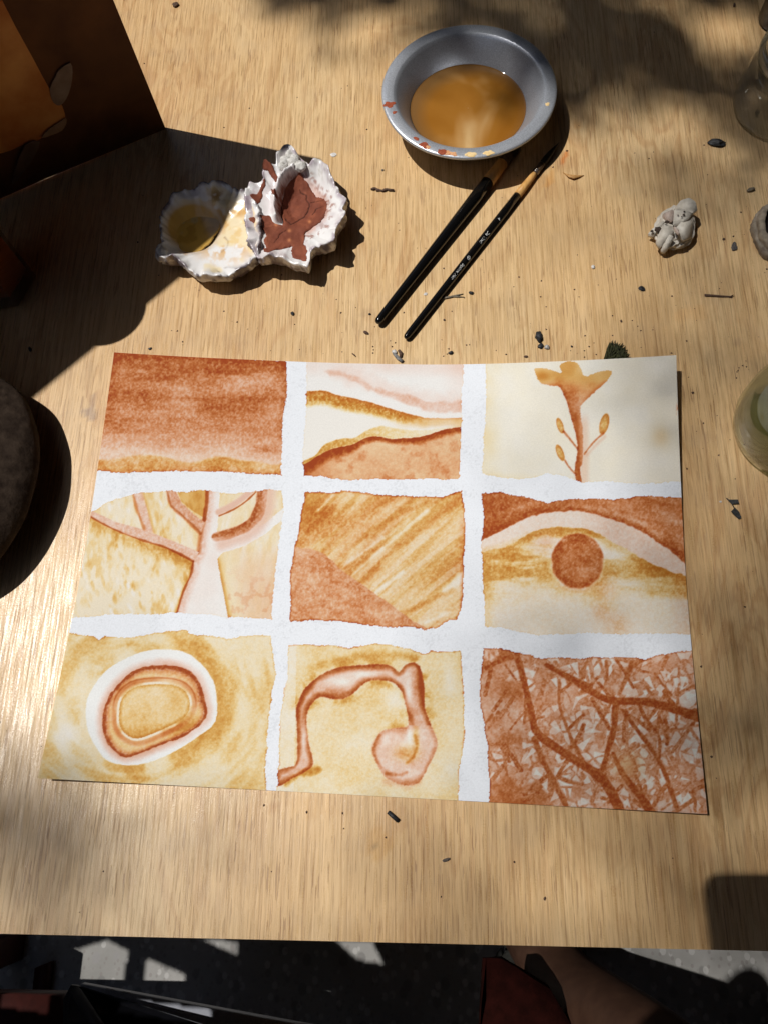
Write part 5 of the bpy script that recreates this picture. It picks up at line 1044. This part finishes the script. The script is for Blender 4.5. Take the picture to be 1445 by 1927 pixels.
# the tablet that takes the picture, held just behind the lens
tab = thing('tablet', 'dark tablet held level above the near right corner of the table', 'tablet', CAM)
fw = -RM[:, 2]; T0 = CAM-fw*0.004
def tpt(x, y): 
    d = np.array([0, 0, 1.0]); return np.array([x, y, T0[2]-(fw[0]*(x-T0[0])+fw[1]*(y-T0[1]))/fw[2]])
# outline wanted on the table (shadow) carried back along the sun to the tablet plane
def shadow_to_plane(x, y):
    p = np.array([x, y, 0.0]); t = np.dot(T0-p, fw)/np.dot(SUN, fw); return p+SUN*t
def rrect(x0, y0, x1, y1, r, n=6):
    o = []
    for cx, cy, a0 in ((x1-r, y1-r, 0), (x0+r, y1-r, 90), (x0+r, y0+r, 180), (x1-r, y0+r, 270)):
        for i in range(n+1): a = math.radians(a0+90*i/n); o.append((cx+r*math.cos(a), cy+r*math.sin(a)))
    return o
bm = bmesh.new(); slab(bm, [shadow_to_plane(x, y) for x, y in rrect(0.1795, -0.40, 0.34, -0.1775, 0.011)], -fw*0.008); bmobj('body', bm, Mat('tablet_shell', 0.4, (0.03, 0.03, 0.035, 1), 0.5).m, tab)
# unseen board added to shade the floor, holes cut to leave sun patches
shade_board = thing('shade_board', 'unseen dark board added to shade the floor, cut to leave sun patches', 'shade_board', (-0.6, -0.36, -0.72))
HOLES = [[(-.842,-.262),(-.770,-.2407),(-.738,-.253),(-.741,-.306),(-.835,-.308)], [(-.711,-.262),(-.655,-.280),(-.656,-.310),(-.7135,-.304)], [(-.5426,-.292),(-.452,-.299),(-.453,-.309),(-.543,-.302)], [(-.64,-.236),(-.585,-.240),(-.585,-.256)], [(-.45,-.236),(-.40,-.236),(-.385,-.262),(-.42,-.258)]]
gx_, gy_ = np.arange(-1.05, -0.2190, 0.0025), np.arange(-0.62, -0.2200, 0.0025); X, Y = np.meshgrid((gx_[:-1]+gx_[1:])/2, (gy_[:-1]+gy_[1:])/2)
keep = np.ones(X.shape, bool)
for h in HOLES: keep &= ~inside(X, Y, h)
ix = np.arange(len(gx_)*len(gy_)).reshape(len(gy_), len(gx_)); Fq = np.stack([ix[:-1, :-1], ix[:-1, 1:], ix[1:, 1:], ix[1:, :-1]], -1)[keep]; XX, YY = np.meshgrid(gx_, gy_)
u, inv = np.unique(Fq, return_inverse=True); o = mesh('cut_board', np.stack([XX, YY, 0*XX-0.001], -1).reshape(-1, 3)[u], inv.reshape(Fq.shape), DARKWOOD, shade_board); md = o.modifiers.new('thick', 'SOLIDIFY'); md.thickness = 0.004; md.offset = -1
for lx, ly in ((-1.03, -0.60), (-0.3, -0.60), (-1.03, -0.26)):
    bm = bmesh.new(); box(bm, (lx, ly, -0.72), (lx+0.03, ly+0.03, -0.0055), 0.003); bmobj('leg', bm, DARKWOOD, shade_board)

# ------------------------------------------------------------------ overhanging branch: soft shade on the far and right side
LEAFG = noisy('tree_leaf', (0.03, 0.06, 0.015, 1), (0.06, 0.10, 0.03, 1), 30, 0.6, 0)
def foliage(name, cov, x0, x1, y0, y1, step, dist, size, parent, seed):
    """leaves strung along the sun rays above the table; cov(px, py) = share of the sun they take there"""
    r = random.Random(seed); V, Fc = [], []
    for ax_ in np.arange(x0, x1, step):
        for ay_ in np.arange(y0, y1, step):
            x, y = ax_+r.uniform(-1.3, 1.3)*step, ay_+r.uniform(-1.3, 1.3)*step
            if r.random() > cov(x, y): continue
            p = at(x, y)+SUN*(dist*r.uniform(0.88, 1.12)); l = size*r.uniform(0.7, 1.3); w = l*r.uniform(0.35, 0.55)
            a = Vector((r.gauss(0, 1), r.gauss(0, 1), r.gauss(0, 0.5))).normalized(); nv = Vector((r.gauss(0, 0.5), r.gauss(0, 0.5), 1)).normalized(); b = a.cross(nv).normalized(); P = Vector(p); n0 = len(V)
            V += [tuple(P-a*l/2), tuple(P-a*l*0.1+b*w/2-nv*l*0.06), tuple(P+a*l*0.28+b*w*0.36-nv*l*0.03), tuple(P+a*l/2-nv*l*0.1), tuple(P+a*l*0.28-b*w*0.36-nv*l*0.03), tuple(P-a*l*0.1-b*w/2-nv*l*0.06)]
            Fc += [(n0, n0+1, n0+5), (n0+1, n0+2, n0+4, n0+5), (n0+2, n0+3, n0+4)]
    o = mesh(name, V, Fc, LEAFG, parent); o['kind'] = 'stuff'; return o
def gs(x, y, cx, cy, rx, ry): return math.exp(-((x-cx)/rx)**2-((y-cy)/ry)**2)
def cov_near(x, y):
    k = 0.9*gs(x, y, 590, -15, 90, 62)+1.2*gs(x, y, 1100, 20, 220, 125)+0.85*gs(x, y, 1240, 150, 190, 70)+0.8*gs(x, y, 1420, 200, 90, 80)+0.7*gs(x, y, 840, -50, 170, 65)+0.7*gs(x, y, 1300, -50, 200, 70)-0.6*gs(x, y, 1345, 70, 55, 40)+0.4*gs(x, y, 950, 30, 120, 60)
    return 1.25*k
def cov_far(x, y):
    s_ = lambda a, b, t: min(max((t-a)/(b-a), 0), 1)
    k = 0.50*s_(1040, 1400, x)*s_(180, 320, y)*(1-s_(620, 780, y)*0.45)*(1-s_(1350, 1560, y))+0.24*s_(980, 1350, y)*s_(600, 1200, x)*(1-0.8*s_(1400, 1560, y))+0.13*s_(1460, 1740, y)+0.08*s_(800, 1200, x)
    k += 0.8*gs(x, y, 0, 1530, 150, 150)
    return k
tr = thing('overhanging_tree', 'leafy branch of a garden tree hanging over the far side of the table', 'tree', (-2.0, 1.2, -0.72))
V, Fc = tube([(-2.0, 1.2, -0.72), (-1.95, 1.15, 1.2), (-1.7, 1.1, 2.6), (-1.2, 1.0, 3.4)], [0.12, 0.1, 0.07, 0.03], 12); mesh('trunk', V, Fc, BROWNB, tr)
foliage('foliage', cov_near, 440, 1600, -320, 380, 21, 3.5, 0.036, tr, 1)
foliage('high_foliage', cov_far, -200, 1750, 100, 2000, 24, 6.5, 0.024, tr, 2)
